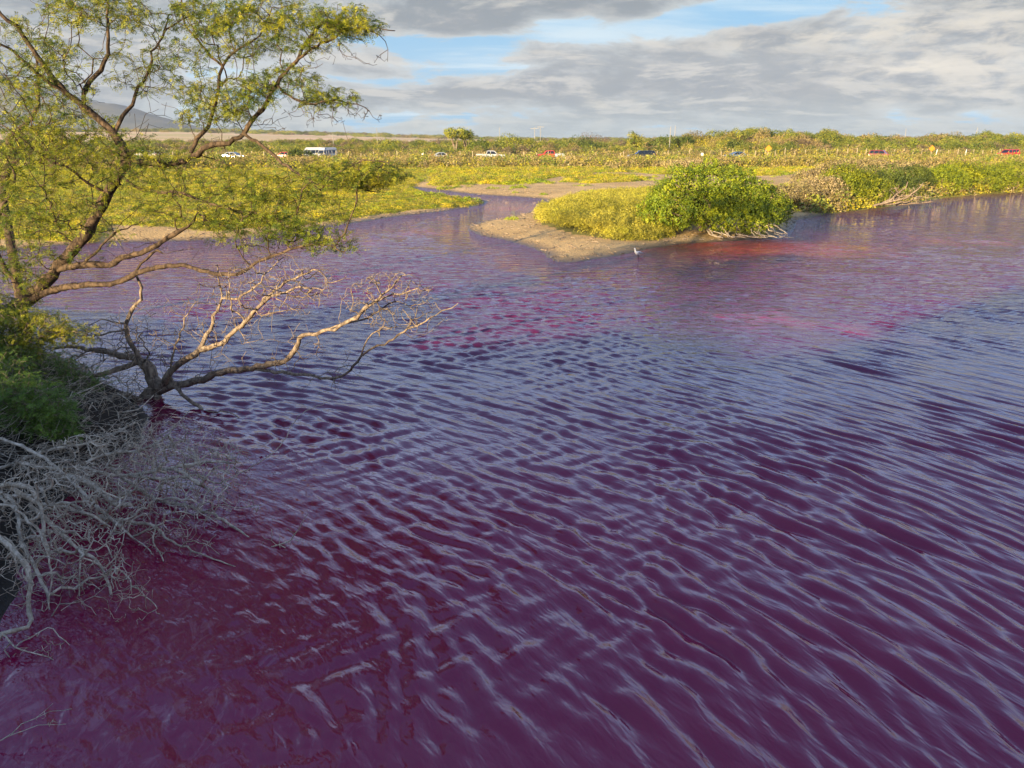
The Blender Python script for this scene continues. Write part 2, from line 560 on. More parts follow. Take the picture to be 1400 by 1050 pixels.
def signed(x, y):
    """distance to the shoreline, positive on land"""
    x, y = np.asarray(x, float), np.asarray(y, float)
    sh = x.shape
    x, y = x.ravel(), y.ravel()
    d2 = np.full(x.shape, 1e18)
    ins = np.zeros(x.shape, bool)
    n = len(SHORE)
    for i in range(n):
        ax, ay = SHORE[i]
        bx, by = SHORE[(i + 1) % n]
        dx, dy = bx - ax, by - ay
        t = np.clip(((x - ax) * dx + (y - ay) * dy) / (dx * dx + dy * dy), 0, 1)
        d2 = np.minimum(d2, (x - ax - t * dx) ** 2 + (y - ay - t * dy) ** 2)
        c = ((ay > y) != (by > y))
        with np.errstate(divide='ignore', invalid='ignore'):
            xi = (bx - ax) * (y - ay) / (by - ay) + ax
        ins ^= c & (x < xi)
    d = np.sqrt(d2)
    return np.where(ins, -d, d).reshape(sh)


def sstep(a, b, x):
    t = np.clip((x - a) / (b - a), 0, 1)
    return t * t * (3 - 2 * t)


def height(x, y):
    x, y = np.asarray(x, float), np.asarray(y, float)
    sd = signed(x, y)
    sd = sd + np.where(np.abs(sd) < 3, 0.10 * fbm(x * 1.3, y * 1.3, 3), 0)
    p = np.maximum(sd, 0)
    h = 0.27 * (1 - np.exp(-p / 2.6)) + 0.035 * np.minimum(p, 1)
    h += 0.14 * fbm(x * 0.18 + 5, y * 0.18, 4) * np.minimum(1, p / 5) + 0.02 * fbm(x * 1.6, y * 1.6, 3) * np.minimum(1, p)
    bank = sstep(-2.2, -3.2, x) * sstep(24, 19, y) * sstep(-9, -5, y)
    h += bank * 0.75 * (1 - np.exp(-p / 0.9)) + bank * 0.12 * fbm(x * 1.1, y * 1.1) * np.minimum(1, p)
    # unseen dune behind the viewpoint, its ridge shaped to shade the foreground
    unseen_ridge = 9.5 + 0.9 * fbm(x * 0.06 + 3, y * 0.0 + 1, 3) + 1.7 * fbm(x * 0.33, y * 0.02, 3)
    unseen_ridge = unseen_ridge - 1.0 * np.exp(-((x + 29.5) / 4.0) ** 2) + 0.7 * sstep(-22, -14, x)
    h += unseen_ridge * sstep(-8, -27, y) * np.where(sd > 0, 1, 0)
    # rising country far off
    h += sstep(300, 1700, y) * np.clip(0.5 - x * 0.030, 0.2, 17) + sstep(160, 260, y) * 0.8
    h += 3.2 * np.exp(-((x - 58) / 30) ** 2 - ((y - 195) / 22) ** 2)
    h += 2.0 * np.exp(-((x - 130) / 50) ** 2 - ((y - 230) / 25) ** 2)
    h = np.maximum(h, 0.04 * np.minimum(1, p * 4))
    return np.where(sd > 0, h, -np.minimum(1.2, -sd * 0.35) - 0.02)


# ground cover areas, traced in the photograph
def poly_mask(x, y, poly):
    P_ = [G(u, v, 0.3)[:2] for u, v in poly]
    ins = np.zeros(np.shape(x), bool)
    n = len(P_)
    for i in range(n):
        ax, ay = P_[i]
        bx, by = P_[(i + 1) % n]
        c = ((ay > y) != (by > y))
        with np.errstate(divide='ignore', invalid='ignore'):
            xi = (bx - ax) * (y - ay) / (by - ay) + ax
        ins ^= c & (x < xi)
    return ins


Z_LEFT = [(-500, 226), (590, 226), (585, 243), (560, 254), (585, 264), (640, 271), (655, 275), (560, 283), (500, 291), (440, 298), (370, 306), (300, 312),
          (150, 306), (120, 322), (-100, 322), (-500, 330)]
Z_MID = [(590, 227), (760, 225), (900, 226), (1100, 226), (1300, 224), (1500, 224), (1500, 232), (1130, 236), (1050, 240), (900, 238), (870, 236), (790, 237),
         (740, 246), (700, 250), (620, 252), (592, 252)]
Z_PATCH = [(775, 244), (800, 241), (850, 240), (880, 245), (860, 250), (800, 251), (770, 249)]
Z_PATCH2 = [(755, 236), (810, 238), (800, 242), (750, 241)]
Z_ISL = [(731, 296), (748, 283), (775, 270), (820, 264), (880, 262), (960, 256), (1100, 255), (1110, 262), (1050, 290), (960, 300), (915, 318), (890, 323), (840, 324), (780, 316), (745, 306)]
Z_R = [(1085, 285), (1095, 262), (1150, 248), (1220, 240), (1320, 232), (1500, 232), (1700, 240), (1500, 256), (1400, 260), (1300, 266), (1240, 275), (1150, 285)]


def cover(x, y):
    m1 = poly_mask(x, y, Z_LEFT) | poly_mask(x, y, Z_MID) | poly_mask(x, y, Z_PATCH) | poly_mask(x, y, Z_PATCH2) | poly_mask(x, y, Z_ISL) | poly_mask(x, y, Z_R)
    return m1 | (y > 105)


# ------------------------------------------------------------------ ground sheet
def axis(lo, a, b, hi, step, grow):
    mid = list(np.arange(a, b, step))
    up, s, v = [], step, mid[-1]
    while v < hi:
        s *= grow
        v += s
        up.append(min(v, hi))
    dn, s, v = [], step, mid[0]
    while v > lo:
        s *= grow
        v -= s
        dn.append(max(v, lo))
    return np.array(dn[::-1] + mid + up)


gx = axis(-3400, -26, 44, 3400, 0.30, 1.05)
gy = axis(-75, -6, 72, 5000, 0.26, 1.04)
GX, GY = np.meshgrid(gx, gy)
GZ = height(GX, GY)
nx, ny = len(gx), len(gy)
ii = (np.arange(ny - 1)[:, None] * nx + np.arange(nx - 1)[None, :]).ravel()
quads = np.stack([ii, ii + 1, ii + 1 + nx, ii + nx], 1)
cov_a = cover(GX, GY).astype(float)
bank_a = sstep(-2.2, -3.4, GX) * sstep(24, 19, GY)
ground = link('ground', mesh_np('ground', np.stack([GX.ravel(), GY.ravel(), GZ.ravel()], 1), quads, M_ground, True,
                                attrs={'cover': cov_a.ravel(), 'bank': bank_a.ravel()}))
tag(ground, kind='structure')


def zat(x, y):
    return float(height(np.array([x]), np.array([y]))[0])


# ------------------------------------------------------------------ water with modelled waves
def wave_field(x, y):
    """irregular wind wavelets: many short-crested components; returns dx, dy, dz"""
    r = np.hypot(x, y)
    R = np.hypot(x - WCx, y - WCy) + 0.5 * fbm(x * 0.22, y * 0.22, 3)
    T = np.arctan2(y - WCy, x - WCx)
    er = np.stack([np.cos(T), np.sin(T)])
    et = np.stack([-np.sin(T), np.cos(T)])
    a_, b_ = R, T * 13.0
    wr = np.random.default_rng(11)
    dx, dy, dz = np.zeros_like(x), np.zeros_like(x), np.zeros_like(x)
    gust = np.clip(0.62 + 0.85 * fbm(x * 0.16 + 4, y * 0.16, 3) + 0.5 * fbm(x * 0.7, y * 0.7, 2), 0.18, 1.5)
    space = np.maximum(0.032, 0.0030 * r)
    for i in range(58):
        lam = 0.10 * (0.54 / 0.10) ** (i / 57) * wr.uniform(0.95, 1.05)
        k = 2 * math.pi / lam
        ps = wr.normal(0, 0.20)
        ph = wr.uniform(0, 6.28)
        steep = 0.045 * math.exp(-(math.log(lam / 0.26) / 0.62) ** 2) + 0.013
        fade = np.clip(lam / (space * 4.5) - 0.35, 0, 1)
        th = k * (a_ * math.cos(ps) + b_ * math.sin(ps)) + ph
        A = steep / k * fade * gust
        c, s_ = np.cos(th), np.sin(th)
        dz += A * s_
        dx += -0.5 * A * c * (er[0] * math.cos(ps) + et[0] * math.sin(ps))
        dy += -0.5 * A * c * (er[1] * math.cos(ps) + et[1] * math.sin(ps))
    # a weaker train crossing towards the far right
    pat = np.clip(0.35 + 1.7 * fbm(x * 0.25 + 80, y * 0.25, 3), 0, 1.2) * sstep(5, -1, x - 0.15 * y)
    for i in range(22):
        lam = 0.18 * (0.60 / 0.18) ** (i / 21)
        k = 2 * math.pi / lam
        an_ = math.radians(122) + wr.normal(0, 0.22)
        ph = wr.uniform(0, 6.28)
        fade = np.clip(lam / (space * 4.5) - 0.35, 0, 1)
        th = k * (math.cos(an_) * x + math.sin(an_) * y) + ph
        A = 0.036 / k * fade * pat
        dz += A * np.sin(th)
        dx += -0.5 * A * np.cos(th) * math.cos(an_)
        dy += -0.5 * A * np.cos(th) * math.sin(an_)
    calm = 0.30 + 0.70 * sstep(-4.2, -0.4, x - 0.12 * (y - 8) + 8 * sstep(8.5, 12.5, y))
    calm = calm * (1 - 0.55 * sstep(16, 27, y))
    calm = calm * (0.78 + 0.22 * sstep(5, 10, y))
    return dx * calm, dy * calm, dz * calm


rad = [0.0, 1.2, 2.2, 3.0]
while rad[-1] < 42: rad.append(rad[-1] + max(0.032, 0.0030 * rad[-1]))
while rad[-1] < 190: rad.append(rad[-1] + max(0.10, 0.0075 * rad[-1]))
rad = np.array(rad)
hw = math.radians(41)
ang = np.concatenate([np.linspace(-math.pi, -hw, 40)[:-1], np.linspace(-hw, hw, 560), np.linspace(hw, math.pi, 40)[1:]])
RA, AN = np.meshgrid(rad[1:], ang[:-1])
wx, wy = RA * np.sin(AN), RA * np.cos(AN)
wsd = signed(wx, wy)
wdx, wdy, wz = wave_field(wx, wy)
shal = np.where(wy > 20, sstep(-0.2, -4.5, wsd), sstep(-0.1, -1.4, wsd)) * 1.55
wx, wy, wz = wx + wdx * shal, wy + wdy * shal, wz * shal
na, nr = wx.shape
i0 = np.arange(na)[:, None] * nr + np.arange(nr - 1)[None, :]
i1 = ((np.arange(na) + 1) % na)[:, None] * nr + np.arange(nr - 1)[None, :]
keep = ((wsd < 1.2)[:, :-1] | (wsd < 1.2)[:, 1:]).ravel()
wq = np.stack([i0.ravel(), i0.ravel() + 1, i1.ravel() + 1, i1.ravel()], 1)[keep]
V = np.stack([wx.ravel(), wy.ravel(), wz.ravel()], 1)
V = np.vstack([V, [[0, 0, 0]]])
fan = np.stack([np.full(na, len(V) - 1), np.arange(na) * nr, ((np.arange(na) + 1) % na) * nr], 1)
used = np.zeros(len(V), bool)
used[wq.ravel()] = True
used[fan.ravel()] = True
remap = np.cumsum(used) - 1
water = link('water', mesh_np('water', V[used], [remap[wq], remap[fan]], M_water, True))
tag(water, kind='structure')

# ------------------------------------------------------------------ branch graphs
class Graph:
    def __init__(s, cap=60000):
        s.p = np.zeros((cap, 3))
        s.par = np.full(cap, -1)
        s.path = np.zeros(cap)
        s.rmin = np.zeros(cap)
        s.part = np.zeros(cap, int)
        s.n = 0
        s.tips = []
        s.usedp = set()

    def add(s, p, par, rmin=0.0, part=0):
        i = s.n
        s.p[i] = p
        s.par[i] = par
        s.rmin[i] = rmin
        s.part[i] = part
        if par >= 0: s.path[i] = s.path[par] + np.linalg.norm(s.p[i] - s.p[par])
        s.n += 1
        return i

    def limb(s, pts, r0, r1, part, root=None, seg=0.10, wig=0.012):
        """pts: 3-D points; starts at node root (or the nearest node) when given"""
        pts = [np.array(p, float) for p in pts]
        if root == 'near':
            d = np.linalg.norm(s.p[:s.n] - pts[0], axis=1)
            root = int(np.argmin(d))
            pts[0] = s.p[root].copy()
        par = -1 if root is None else root
        if par >= 0 and s.part[par] != part and part in s.usedp: part = max(s.usedp) + 100
        s.usedp.add(part)
        # Catmull-Rom through the traced points
        Q = [pts[0]] + pts + [pts[-1]]
        L = sum(np.linalg.norm(pts[i + 1] - pts[i]) for i in range(len(pts) - 1))
        acc = 0
        for i in range(len(pts) - 1):
            a, b, c, d = Q[i], Q[i + 1], Q[i + 2], Q[i + 3]
            l = np.linalg.norm(c - b)
            k = max(1, int(l / seg))
            for j in range(0 if (i == 0 and par < 0) else 1, k + 1):
                t = j / k
                q = 0.5 * (2 * b + (c - a) * t + (2 * a - 5 * b + 4 * c - d) * t * t + (3 * b - a - 3 * c + d) * t ** 3)
                f = (acc + l * t) / L
                q = q + rng.normal(0, wig, 3) * (1 if 0 < f < 1 else 0)
                par = s.add(q, par, r0 * (1 - f) + r1 * f, part)
            acc += l
        s.tips.append(par)
        return par

    def sprout(s, A, bf=0.25, seg=0.11, wig=0.02, sag=0.0, maxlen=3.0, order=True):
        """joins every attractor to the graph by a crooked twig, nearest first"""
        A = np.asarray(A)
        if order:
            base = s.p[:s.n].copy()
            d = np.array([np.min(np.sum((base - a) ** 2, 1)) for a in A])
            A = A[np.argsort(d)]
        for a in A:
            if s.n > len(s.p) - 80: break
            dv = s.p[:s.n] - a
            d = np.sqrt((dv * dv).sum(1))
            cost = d + bf * s.path[:s.n]
            i = int(np.argmin(cost))
            L = d[i]
            if L > maxlen or L < 0.03: continue
            k = max(2, int(L / seg))
            p0, par = s.p[i].copy(), i
            side = rng.normal(0, 1, 3)
            side *= 0.12 * L / np.linalg.norm(side)
            side[2] += sag * L
            for j in range(1, k + 1):
                t = j / k
                q = p0 + (a - p0) * t + side * math.sin(math.pi * t) + rng.normal(0, wig, 3) * (1 if j < k else 0.3)
                par = s.add(q, par, 0, s.part[i])
            s.tips.append(par)

    def radii(s, tip=0.003, e=2.4):
        n = s.n
        acc = np.zeros(n)
        kids = np.zeros(n, int)
        for i in range(n):
            if s.par[i] >= 0: kids[s.par[i]] += 1
        r = np.zeros(n)
        for i in range(n - 1, -1, -1):
            v = acc[i] ** (1 / e) if kids[i] else tip
            r[i] = max(v, tip, s.rmin[i])
            if s.par[i] >= 0: acc[s.par[i]] += max(v, tip) ** e
        s.r = r
        return r

    def tubes(s, cap_r=None):
        """one tube per run of nodes; returns {part: (verts, quads)}"""
        n, par, r = s.n, s.par, s.r
        if cap_r: r = np.minimum(r, np.maximum(cap_r, s.rmin[:n]))
        best = np.full(n, -1)
        for i in range(n):
            q = par[i]
            if q >= 0 and (best[q] < 0 or r[i] > r[best[q]] or (s.part[i] == s.part[q] and s.part[best[q]] != s.part[q])):
                best[q] = i
        out = {}
        for i in range(n):
            if par[i] < 0 or best[par[i]] != i:
                if par[i] < 0 and best[i] < 0: continue
                ch = ([par[i]] if par[i] >= 0 else []) + [i]
                while best[ch[-1]] >= 0: ch.append(best[ch[-1]])
                idx = np.array(ch)
                P_ = s.p[idx]
                rr = r[idx].copy()
                if par[i] >= 0: rr[0] = min(rr[0], rr[1] * 1.15)
                k = 9 if rr[1] > 0.05 else 6 if rr[1] > 0.018 else 4 if rr[1] > 0.008 else 3
                T = np.gradient(P_, axis=0)
                T /= np.linalg.norm(T, axis=1)[:, None] + 1e-9
                u = np.cross(T[0], [0.3, 0.2, 0.9])
                u /= np.linalg.norm(u) + 1e-9
                rings = []
                an_ = np.arange(k) * 2 * math.pi / k
                for q in range(len(idx)):
                    u = u - T[q] * np.dot(u, T[q])
                    u /= np.linalg.norm(u) + 1e-9
                    w = np.cross(T[q], u)
                    rad_ = rr[q] * (1 + (0.13 * rng.normal(0, 1, k) if k > 5 else 0))
                    rings.append(P_[q] + (np.cos(an_) * rad_)[:, None] * u + (np.sin(an_) * rad_)[:, None] * w)
                v = np.vstack(rings + [P_[-1:] + T[-1:] * rr[-1]])
                m_ = len(idx)
                a = (np.arange(m_ - 1)[:, None] * k + np.arange(k)[None, :])
                b = (np.arange(m_ - 1)[:, None] * k + (np.arange(k)[None, :] + 1) % k)
                f = np.stack([a, b, b + k, a + k], 2).reshape(-1, 4)
                tipi = m_ * k
                la = (m_ - 1) * k + np.arange(k)
                lb = (m_ - 1) * k + (np.arange(k) + 1) % k
                t = np.stack([la, lb, np.full(k, tipi)], 1)
                pt = int(s.part[i])
                vs, fs, ts, off = out.setdefault(pt, ([], [], [], [0]))
                vs.append(v)
                fs.append(f + off[0])
                ts.append(t + off[0])
                off[0] += len(v)
        return {k_: (np.vstack(v), [np.vstack(f), np.vstack(t)]) for k_, (v, f, t, _) in out.items()}


def unit(a):
    return a / (np.linalg.norm(a, axis=-1, keepdims=True) + 1e-9)


def sprays(C, n_leaf=5, pairs=6, L=0.10, w=0.012, l=0.026, droop=0.35, spread=0.05):
    """feathery compound leaves: pairs of leaflets along short stalks around each point of C"""
    C = np.asarray(C)
    N_ = len(C) * n_leaf
    o = np.repeat(C, n_leaf, 0) + rng.normal(0, spread, (N_, 3)) * (1, 1, 0.55)
    d = rng.normal(0, 1, (N_, 3)) * (1, 1, 0.4)
    d[:, 2] -= droop * 0.5
    d = unit(d)
    up = unit(np.array([0, 0, 1.0]) + rng.normal(0, 0.45, (N_, 3)))
    sd_ = unit(np.cross(d, up))
    nrm = np.cross(sd_, d)
    quads_ = []
    Ls = L * rng.uniform(0.6, 1.25, N_)[:, None]
    for j in range(pairs):
        t = (j + 0.4) / pairs
        c = o + d * Ls * t
        c[:, 2] -= droop * Ls[:, 0] * t * t * 0.6
        for sgn in (-1, 1):
            a = unit(sd_ * sgn + d * 0.45 + rng.normal(0, 0.18, (N_, 3)))
            b = unit(np.cross(nrm, a) + rng.normal(0, 0.2, (N_, 3)))
            le = l * (1 - 0.45 * abs(t - 0.45)) * rng.uniform(0.8, 1.2, (N_, 1))
            quads_.append(np.stack([c, c + a * le * 0.5 + b * w * 0.5, c + a * le, c + a * le * 0.5 - b * w * 0.5], 1))
    q = np.concatenate(quads_, 0)
    return q.reshape(-1, 3), np.arange(len(q) * 4).reshape(-1, 4)


def leaf_quads(C, Nn, size, asp=0.6, jit=0.5):
    """one leaf-shaped face per centre C facing roughly along Nn"""
    n = len(C)
    nn = unit(Nn + rng.normal(0, jit, (n, 3)))
    a = unit(np.cross(nn, rng.normal(0, 1, (n, 3))))
    b = np.cross(nn, a)
    s_ = size * rng.uniform(0.6, 1.3, (n, 1))
    q = np.stack([C - a * s_ * 0.5, C + b * s_ * asp * 0.5, C + a * s_ * 0.5, C - b * s_ * asp * 0.5], 1)
    return q.reshape(-1, 3), np.arange(n * 4).reshape(-1, 4)


def join(parts):
    v, f, o = [], [], 0
    for a, b in parts:
        v.append(a)
        f.append(b + o)
        o += len(a)
    return np.vstack(v), np.vstack(f)


# ------------------------------------------------------------------ the big feathery tree on the left bank
def ell(u, v, ru, rv, n, Y0, Yj):
    out = []
    while len(out) < n:
        a, b = rng.uniform(-1, 1, 2)
        if a * a + b * b > 1: continue
        out.append(AT(u + a * ru, v + b * rv, Y0 + rng.normal(0, Yj)))
    return out


def trace(pts, Y0, Y1=None):
    """u,v or u,v,Y points, distance running from Y0 to Y1"""
    Y1 = Y0 if Y1 is None else Y1
    n = len(pts)
    return [AT(p[0], p[1], p[2] if len(p) > 2 else Y0 + (Y1 - Y0) * i / max(1, n - 1)) for i, p in enumerate(pts)]


g = Graph()
g.limb(trace([(-75, 462), (-20, 436), (30, 416), (60, 387), (92, 350), (116, 322), (130, 298), (147, 265), (160, 244), (172, 222), (166, 200), (150, 176)], 12.6, 12.6), 0.13, 0.062, 0, wig=0.008)
g.limb(trace([(150, 176), (115, 145), (92, 128), (66, 98), (40, 60), (22, 36), (0, 20), (-25, -20)], 12.6, 12.0), 0.055, 0.02, 1, 'near')
g.limb(trace([(95, 128), (50, 98), (20, 70), (0, 60), (-40, 40)], 12.3, 11.6), 0.03, 0.012, 1, 'near')
g.limb(trace([(148, 174), (122, 155), (113, 137), (122, 112), (138, 96), (147, 75), (148, 40), (146, 10), (150, -40)], 12.6, 13.0), 0.045, 0.014, 2, 'near')
g.limb(trace([(160, 180), (168, 158), (180, 143), (190, 120), (203, 98), (208, 72), (222, 50), (230, 20)], 12.6, 13.4), 0.035, 0.012, 3, 'near')
g.limb(trace([(172, 222), (205, 222), (235, 224), (262, 214), (285, 200), (312, 196), (334, 182), (345, 163), (366, 142), (372, 124), (390, 100), (410, 78), (424, 50), (440, 32)], 12.6, 12.0), 0.055, 0.018, 4, 'near')
g.limb(trace([(398, 94), (425, 66), (450, 56), (478, 40), (510, 38), (540, 42)], 12.0, 11.7), 0.022, 0.006, 4, 'near')
g.limb(trace([(500, 38), (520, 48), (532, 66), (530, 84)], 11.7), 0.009, 0.004, 4, 'near')
g.limb(trace([(372, 124), (395, 130), (420, 142), (450, 138), (480, 140), (505, 152)], 12.0, 11.6), 0.02, 0.005, 4, 'near')
g.limb(trace([(262, 214), (270, 190), (285, 172), (292, 150), (300, 118), (303, 92), (288, 78), (270, 55), (255, 35), (245, -10)], 12.5, 13.2), 0.035, 0.012, 5, 'near')
g.limb(trace([(303, 90), (320, 70), (342, 60), (360, 40), (372, 10)], 12.9, 13.0), 0.02, 0.008, 5, 'near')
g.limb(trace([(336, 183), (358, 200), (378, 217), (400, 232), (422, 246), (440, 260), (470, 256), (512, 262)], 12.2, 11.0), 0.03, 0.008, 6, 'near')
g.limb(trace([(440, 260), (458, 240), (480, 225), (505, 218), (530, 222)], 11.4, 11.0), 0.018, 0.006, 6, 'near')
g.limb(trace([(28, 418), (60, 402), (88, 393), (122, 389), (160, 386), (200, 369), (245, 363), (275, 370), (305, 376), (332, 372), (356, 356), (395, 342), (435, 334), (470, 345)], 12.6, 10.6), 0.06, 0.010, 7, 'near', wig=0.006)
g.limb(trace([(80, 378), (112, 362), (150, 362), (168, 352), (200, 343), (222, 330), (243, 317)], 12.5, 12.0), 0.055, 0.036, 8, 'near', wig=0.006)
g.limb(trace([(188, 372), (200, 352), (215, 342)], 12.0, 12.0), 0.022, 0.02, 8, 'near')
g.limb(trace([(115, 362), (140, 335), (160, 318), (180, 308)], 12.5, 12.2), 0.028, 0.008, 9, 'near')
g.limb(trace([(150, 262), (120, 250), (95, 232), (60, 215), (30, 190), (0, 170)], 12.6, 12.0), 0.026, 0.008, 10, 'near')
g.limb(trace([(162, 240), (200, 262), (240, 262), (280, 275), (330, 290), (380, 300), (420, 322)], 12.6, 11.4), 0.026, 0.006, 11, 'near')
g.limb(trace([(40, 410), (10, 372), (-10, 330), (0, 290), (20, 250), (5, 205)], 12.6, 12.8), 0.05, 0.012, 12, 'near')
blobs = [  # u, v, ru, rv, tips, Y, Yj
    (130, 14, 80, 26, 190, 12.8, 0.7), (35, 70, 60, 50, 110, 12.2, 0.6), (105, 95, 90, 40, 60, 12.6, 0.7), (60, 150, 70, 40, 80, 12.4, 0.7),
    (205, 70, 45, 60, 90, 13.0, 0.5), (110, 196, 110, 26, 130, 12.6, 0.9), (30, 230, 60, 50, 100, 12.2, 0.8), (290, 20, 60, 28, 150, 13.0, 0.6),
    (330, 50, 70, 35, 140, 12.6, 0.6), (420, 42, 60, 30, 170, 11.9, 0.45), (486, 36, 40, 18, 70, 11.7, 0.35), (465, 22, 50, 16, 50, 11.8, 0.3), (450, 134, 45, 14, 66, 11.8, 0.3),
    (310, 128, 70, 24, 170, 12.4, 0.5), (300, 158, 60, 18, 80, 12.4, 0.5), (385, 108, 55, 22, 90, 12.0, 0.4), (245, 95, 40, 40, 60, 12.8, 0.6), (150, 225, 110, 26, 90, 12.6, 0.9),
    (240, 236, 110, 22, 80, 12.2, 0.9), (95, 262, 90, 34, 80, 12.4, 0.9), (350, 268, 80, 38, 90, 11.8, 0.6), (270, 270, 90, 34, 80, 12.0, 0.7),
    (25, 325, 50, 50, 80, 12.2, 0.6), (20, 385, 40, 40, 90, 12.4, 0.4), (475, 238, 65, 22, 110, 11.0, 0.35), (425, 285, 60, 30, 70, 11.3, 0.4), (345, 312, 70, 26, 60, 11.4, 0.4),
    (450, 330, 40, 18, 40, 10.8, 0.3), (380, 255, 60, 22, 60, 11.4, 0.3), (330, 300, 60, 20, 60, 11.6, 0.3), (400, 318, 50, 16, 50, 11.0, 0.2), (150, 210, 120, 22, 70, 12.5, 0.8), (60, 280, 60, 36, 60, 12.3, 0.6), (500, 245, 50, 14, 50, 11.0, 0.2), (90, 330, 80, 35, 50, 12.3, 0.5), (530, 236, 30, 16, 26, 11.0, 0.2), (365, 12, 60, 20, 60, 12.6, 0.5),
    (60, -60, 120, 40, 60, 12.4, 0.9), (300, -60, 120, 40, 60, 12.6, 0.9), (-80, 120, 60, 120, 60, 12.4, 0.9)]
A = []
for b in blobs: A += ell(*b[:4], int(b[4] * 1.02), *b[5:])
A = np.array(A)
t0 = len(g.tips)
g.sprout(A, bf=0.22, seg=0.12, wig=0.016, sag=-0.03, maxlen=2.6)
lt = g.p[g.tips[t0:]]
# drooping bare wisps without leaves
Wp = []
for b in ((450, 155, 60, 14, 40, 11.8, 0.3), (400, 165, 70, 16, 45, 12.0, 0.3), (505, 158, 25, 10, 14, 11.6, 0.2), (460, 80, 70, 14, 40, 11.8, 0.3), (350, 340, 90, 22, 70, 11.4, 0.4),
          (200, 320, 110, 26, 60, 12.2, 0.5), (310, 200, 50, 14, 40, 12.3, 0.3), (90, 290, 60, 40, 40, 12.2, 0.5), (240, 150, 60, 40, 30, 12.8, 0.5), (120, 130, 100, 40, 40, 12.7, 0.5)):
    Wp += ell(*b)
g.sprout(np.array(Wp), bf=0.15, seg=0.12, wig=0.02, sag=-0.08, maxlen=2.5)
g.radii(0.0032, 2.5)
tubes_ = g.tubes(0.07)
base_p = g.p[0].copy()
tree = empty('feathery_tree', tuple(base_p))
tag(tree, 'big leaning tree with feathery yellow-green leaves and a forked dark trunk on the left bank', 'tree')
PNAMES = {0: 'trunk'}
for k_, (v, f) in sorted(tubes_.items()):
    nm = PNAMES.get(k_, 'branch')
    link(nm, mesh_np(nm, v - base_p, f, M_bark, True), tree)
# leaves also along the outer twigs
idx = rng.choice(len(lt), size=int(len(lt) * 0.25))
extra = lt[idx] + rng.normal(0, 0.07, (len(idx), 3)) * (1, 1, 0.5)
v, f = sprays(np.vstack([lt, extra]) - base_p, 5, 6, L=0.11, w=0.013, l=0.032, spread=0.035)
link('foliage', mesh_np('foliage', v, f, M_kiawe), tree)

# a slimmer tree behind it, at the left edge
g = Graph()
g.limb(trace([(2, 262), (10, 235), (18, 212), (12, 190), (30, 176), (50, 150), (52, 110), (48, 70)], 17.0, 17.4), 0.09, 0.02, 0)
g.limb(trace([(14, 225), (35, 212), (52, 200), (70, 214)], 17.0), 0.05, 0.012, 1, 'near')
g.limb(trace([(54, 130), (38, 128), (20, 118), (5, 100)], 17.2), 0.03, 0.01, 2, 'near')
A = []
for b in ((50, 205, 60, 30, 70, 17.0, 0.8), (30, 150, 50, 40, 70, 17.2, 0.8), (60, 90, 50, 40, 50, 17.4, 0.8), (100, 170, 60, 25, 60, 17.6, 0.8)): A += ell(*b)
t0 = len(g.tips)
g.sprout(np.array(A), 0.2, 0.16, 0.02, -0.03, 4.0)
lt = g.p[g.tips[t0:]]
g.radii(0.004, 2.4)
b0 = g.p[0].copy()
b0[2] = zat(b0[0], b0[1])
o = empty('slim_tree', tuple(b0))
tag(o, 'slender feathery tree with a crooked bare lower trunk standing behind the big leaning tree', 'tree')
rootp = g.p[0].copy()
for k_, (v, f) in sorted(g.tubes(0.06).items()):
    nm = 'trunk' if k_ == 0 else 'branch'
    if k_ == 0:
        mb_v = v - b0
    link(nm, mesh_np(nm, v - b0, f, M_bark, True), o)
rv = MB().cyl((rootp - b0) * 1.0, (rng.uniform(-.1, .1), 0, -0.2), 0.085, 0.12, 8)
link('trunk_base', rv.mesh('trunk_base', M_bark, True), o)
v, f = sprays(lt - b0, 6, 5, L=0.17, w=0.024, l=0.05, spread=0.10)
link('foliage', mesh_np('foliage', v, f, M_kiawe), o)

# ------------------------------------------------------------------ the dead tree leaning out over the water
g = Graph()
K = 12.4
g.limb(trace([(186, 566), (200, 548), (212, 532), (208, 516), (198, 497)], K, 12.3), 0.15, 0.10, 0, wig=0.012)
g.limb(trace([(206, 520), (222, 531), (232, 520)], 12.3, 12.2), 0.12, 0.09, 0, 'near')
g.limb(trace([(198, 498), (182, 489), (165, 487), (140, 480), (118, 478), (95, 474), (70, 476)], 12.3, 12.6), 0.07, 0.012, 1, 'near')
g.limb(trace([(185, 500), (160, 505), (140, 512), (114, 516), (88, 529), (76, 547), (82, 576), (76, 592)], 12.3, 11.2), 0.05, 0.018, 1, 'near')
g.limb(trace([(190, 495), (180, 470), (171, 450), (176, 432), (190, 408), (193, 392), (186, 376)], 12.3, 12.1), 0.045, 0.022, 2, 'near')
g.limb(trace([(176, 446), (155, 440), (140, 436), (120, 446)], 12.2, 12.5), 0.016, 0.005, 2, 'near')
g.limb(trace([(172, 452), (150, 455), (125, 462), (100, 470)], 12.2, 12.5), 0.016, 0.005, 2, 'near')
g.limb(trace([(219, 529), (228, 515), (243, 500), (262, 486), (279, 476), (302, 469), (318, 456), (329, 446), (347, 428), (362, 408), (389, 387), (410, 376), (434, 369)], 12.2, 10.8), 0.062, 0.010, 3, 'near')
g.limb(trace([(279, 474), (288, 450), (293, 433), (300, 420), (304, 409), (300, 388), (297, 362)], 11.9, 11.6), 0.035, 0.009, 3, 'near')
g.limb(trace([(304, 412), (322, 410), (340, 400), (356, 385), (370, 368), (388, 352)], 11.7, 11.2), 0.022, 0.006, 3, 'near')
g.limb(trace([(347, 428), (370, 405), (392, 400), (410, 392)], 11.2, 10.8), 0.018, 0.005, 3, 'near')
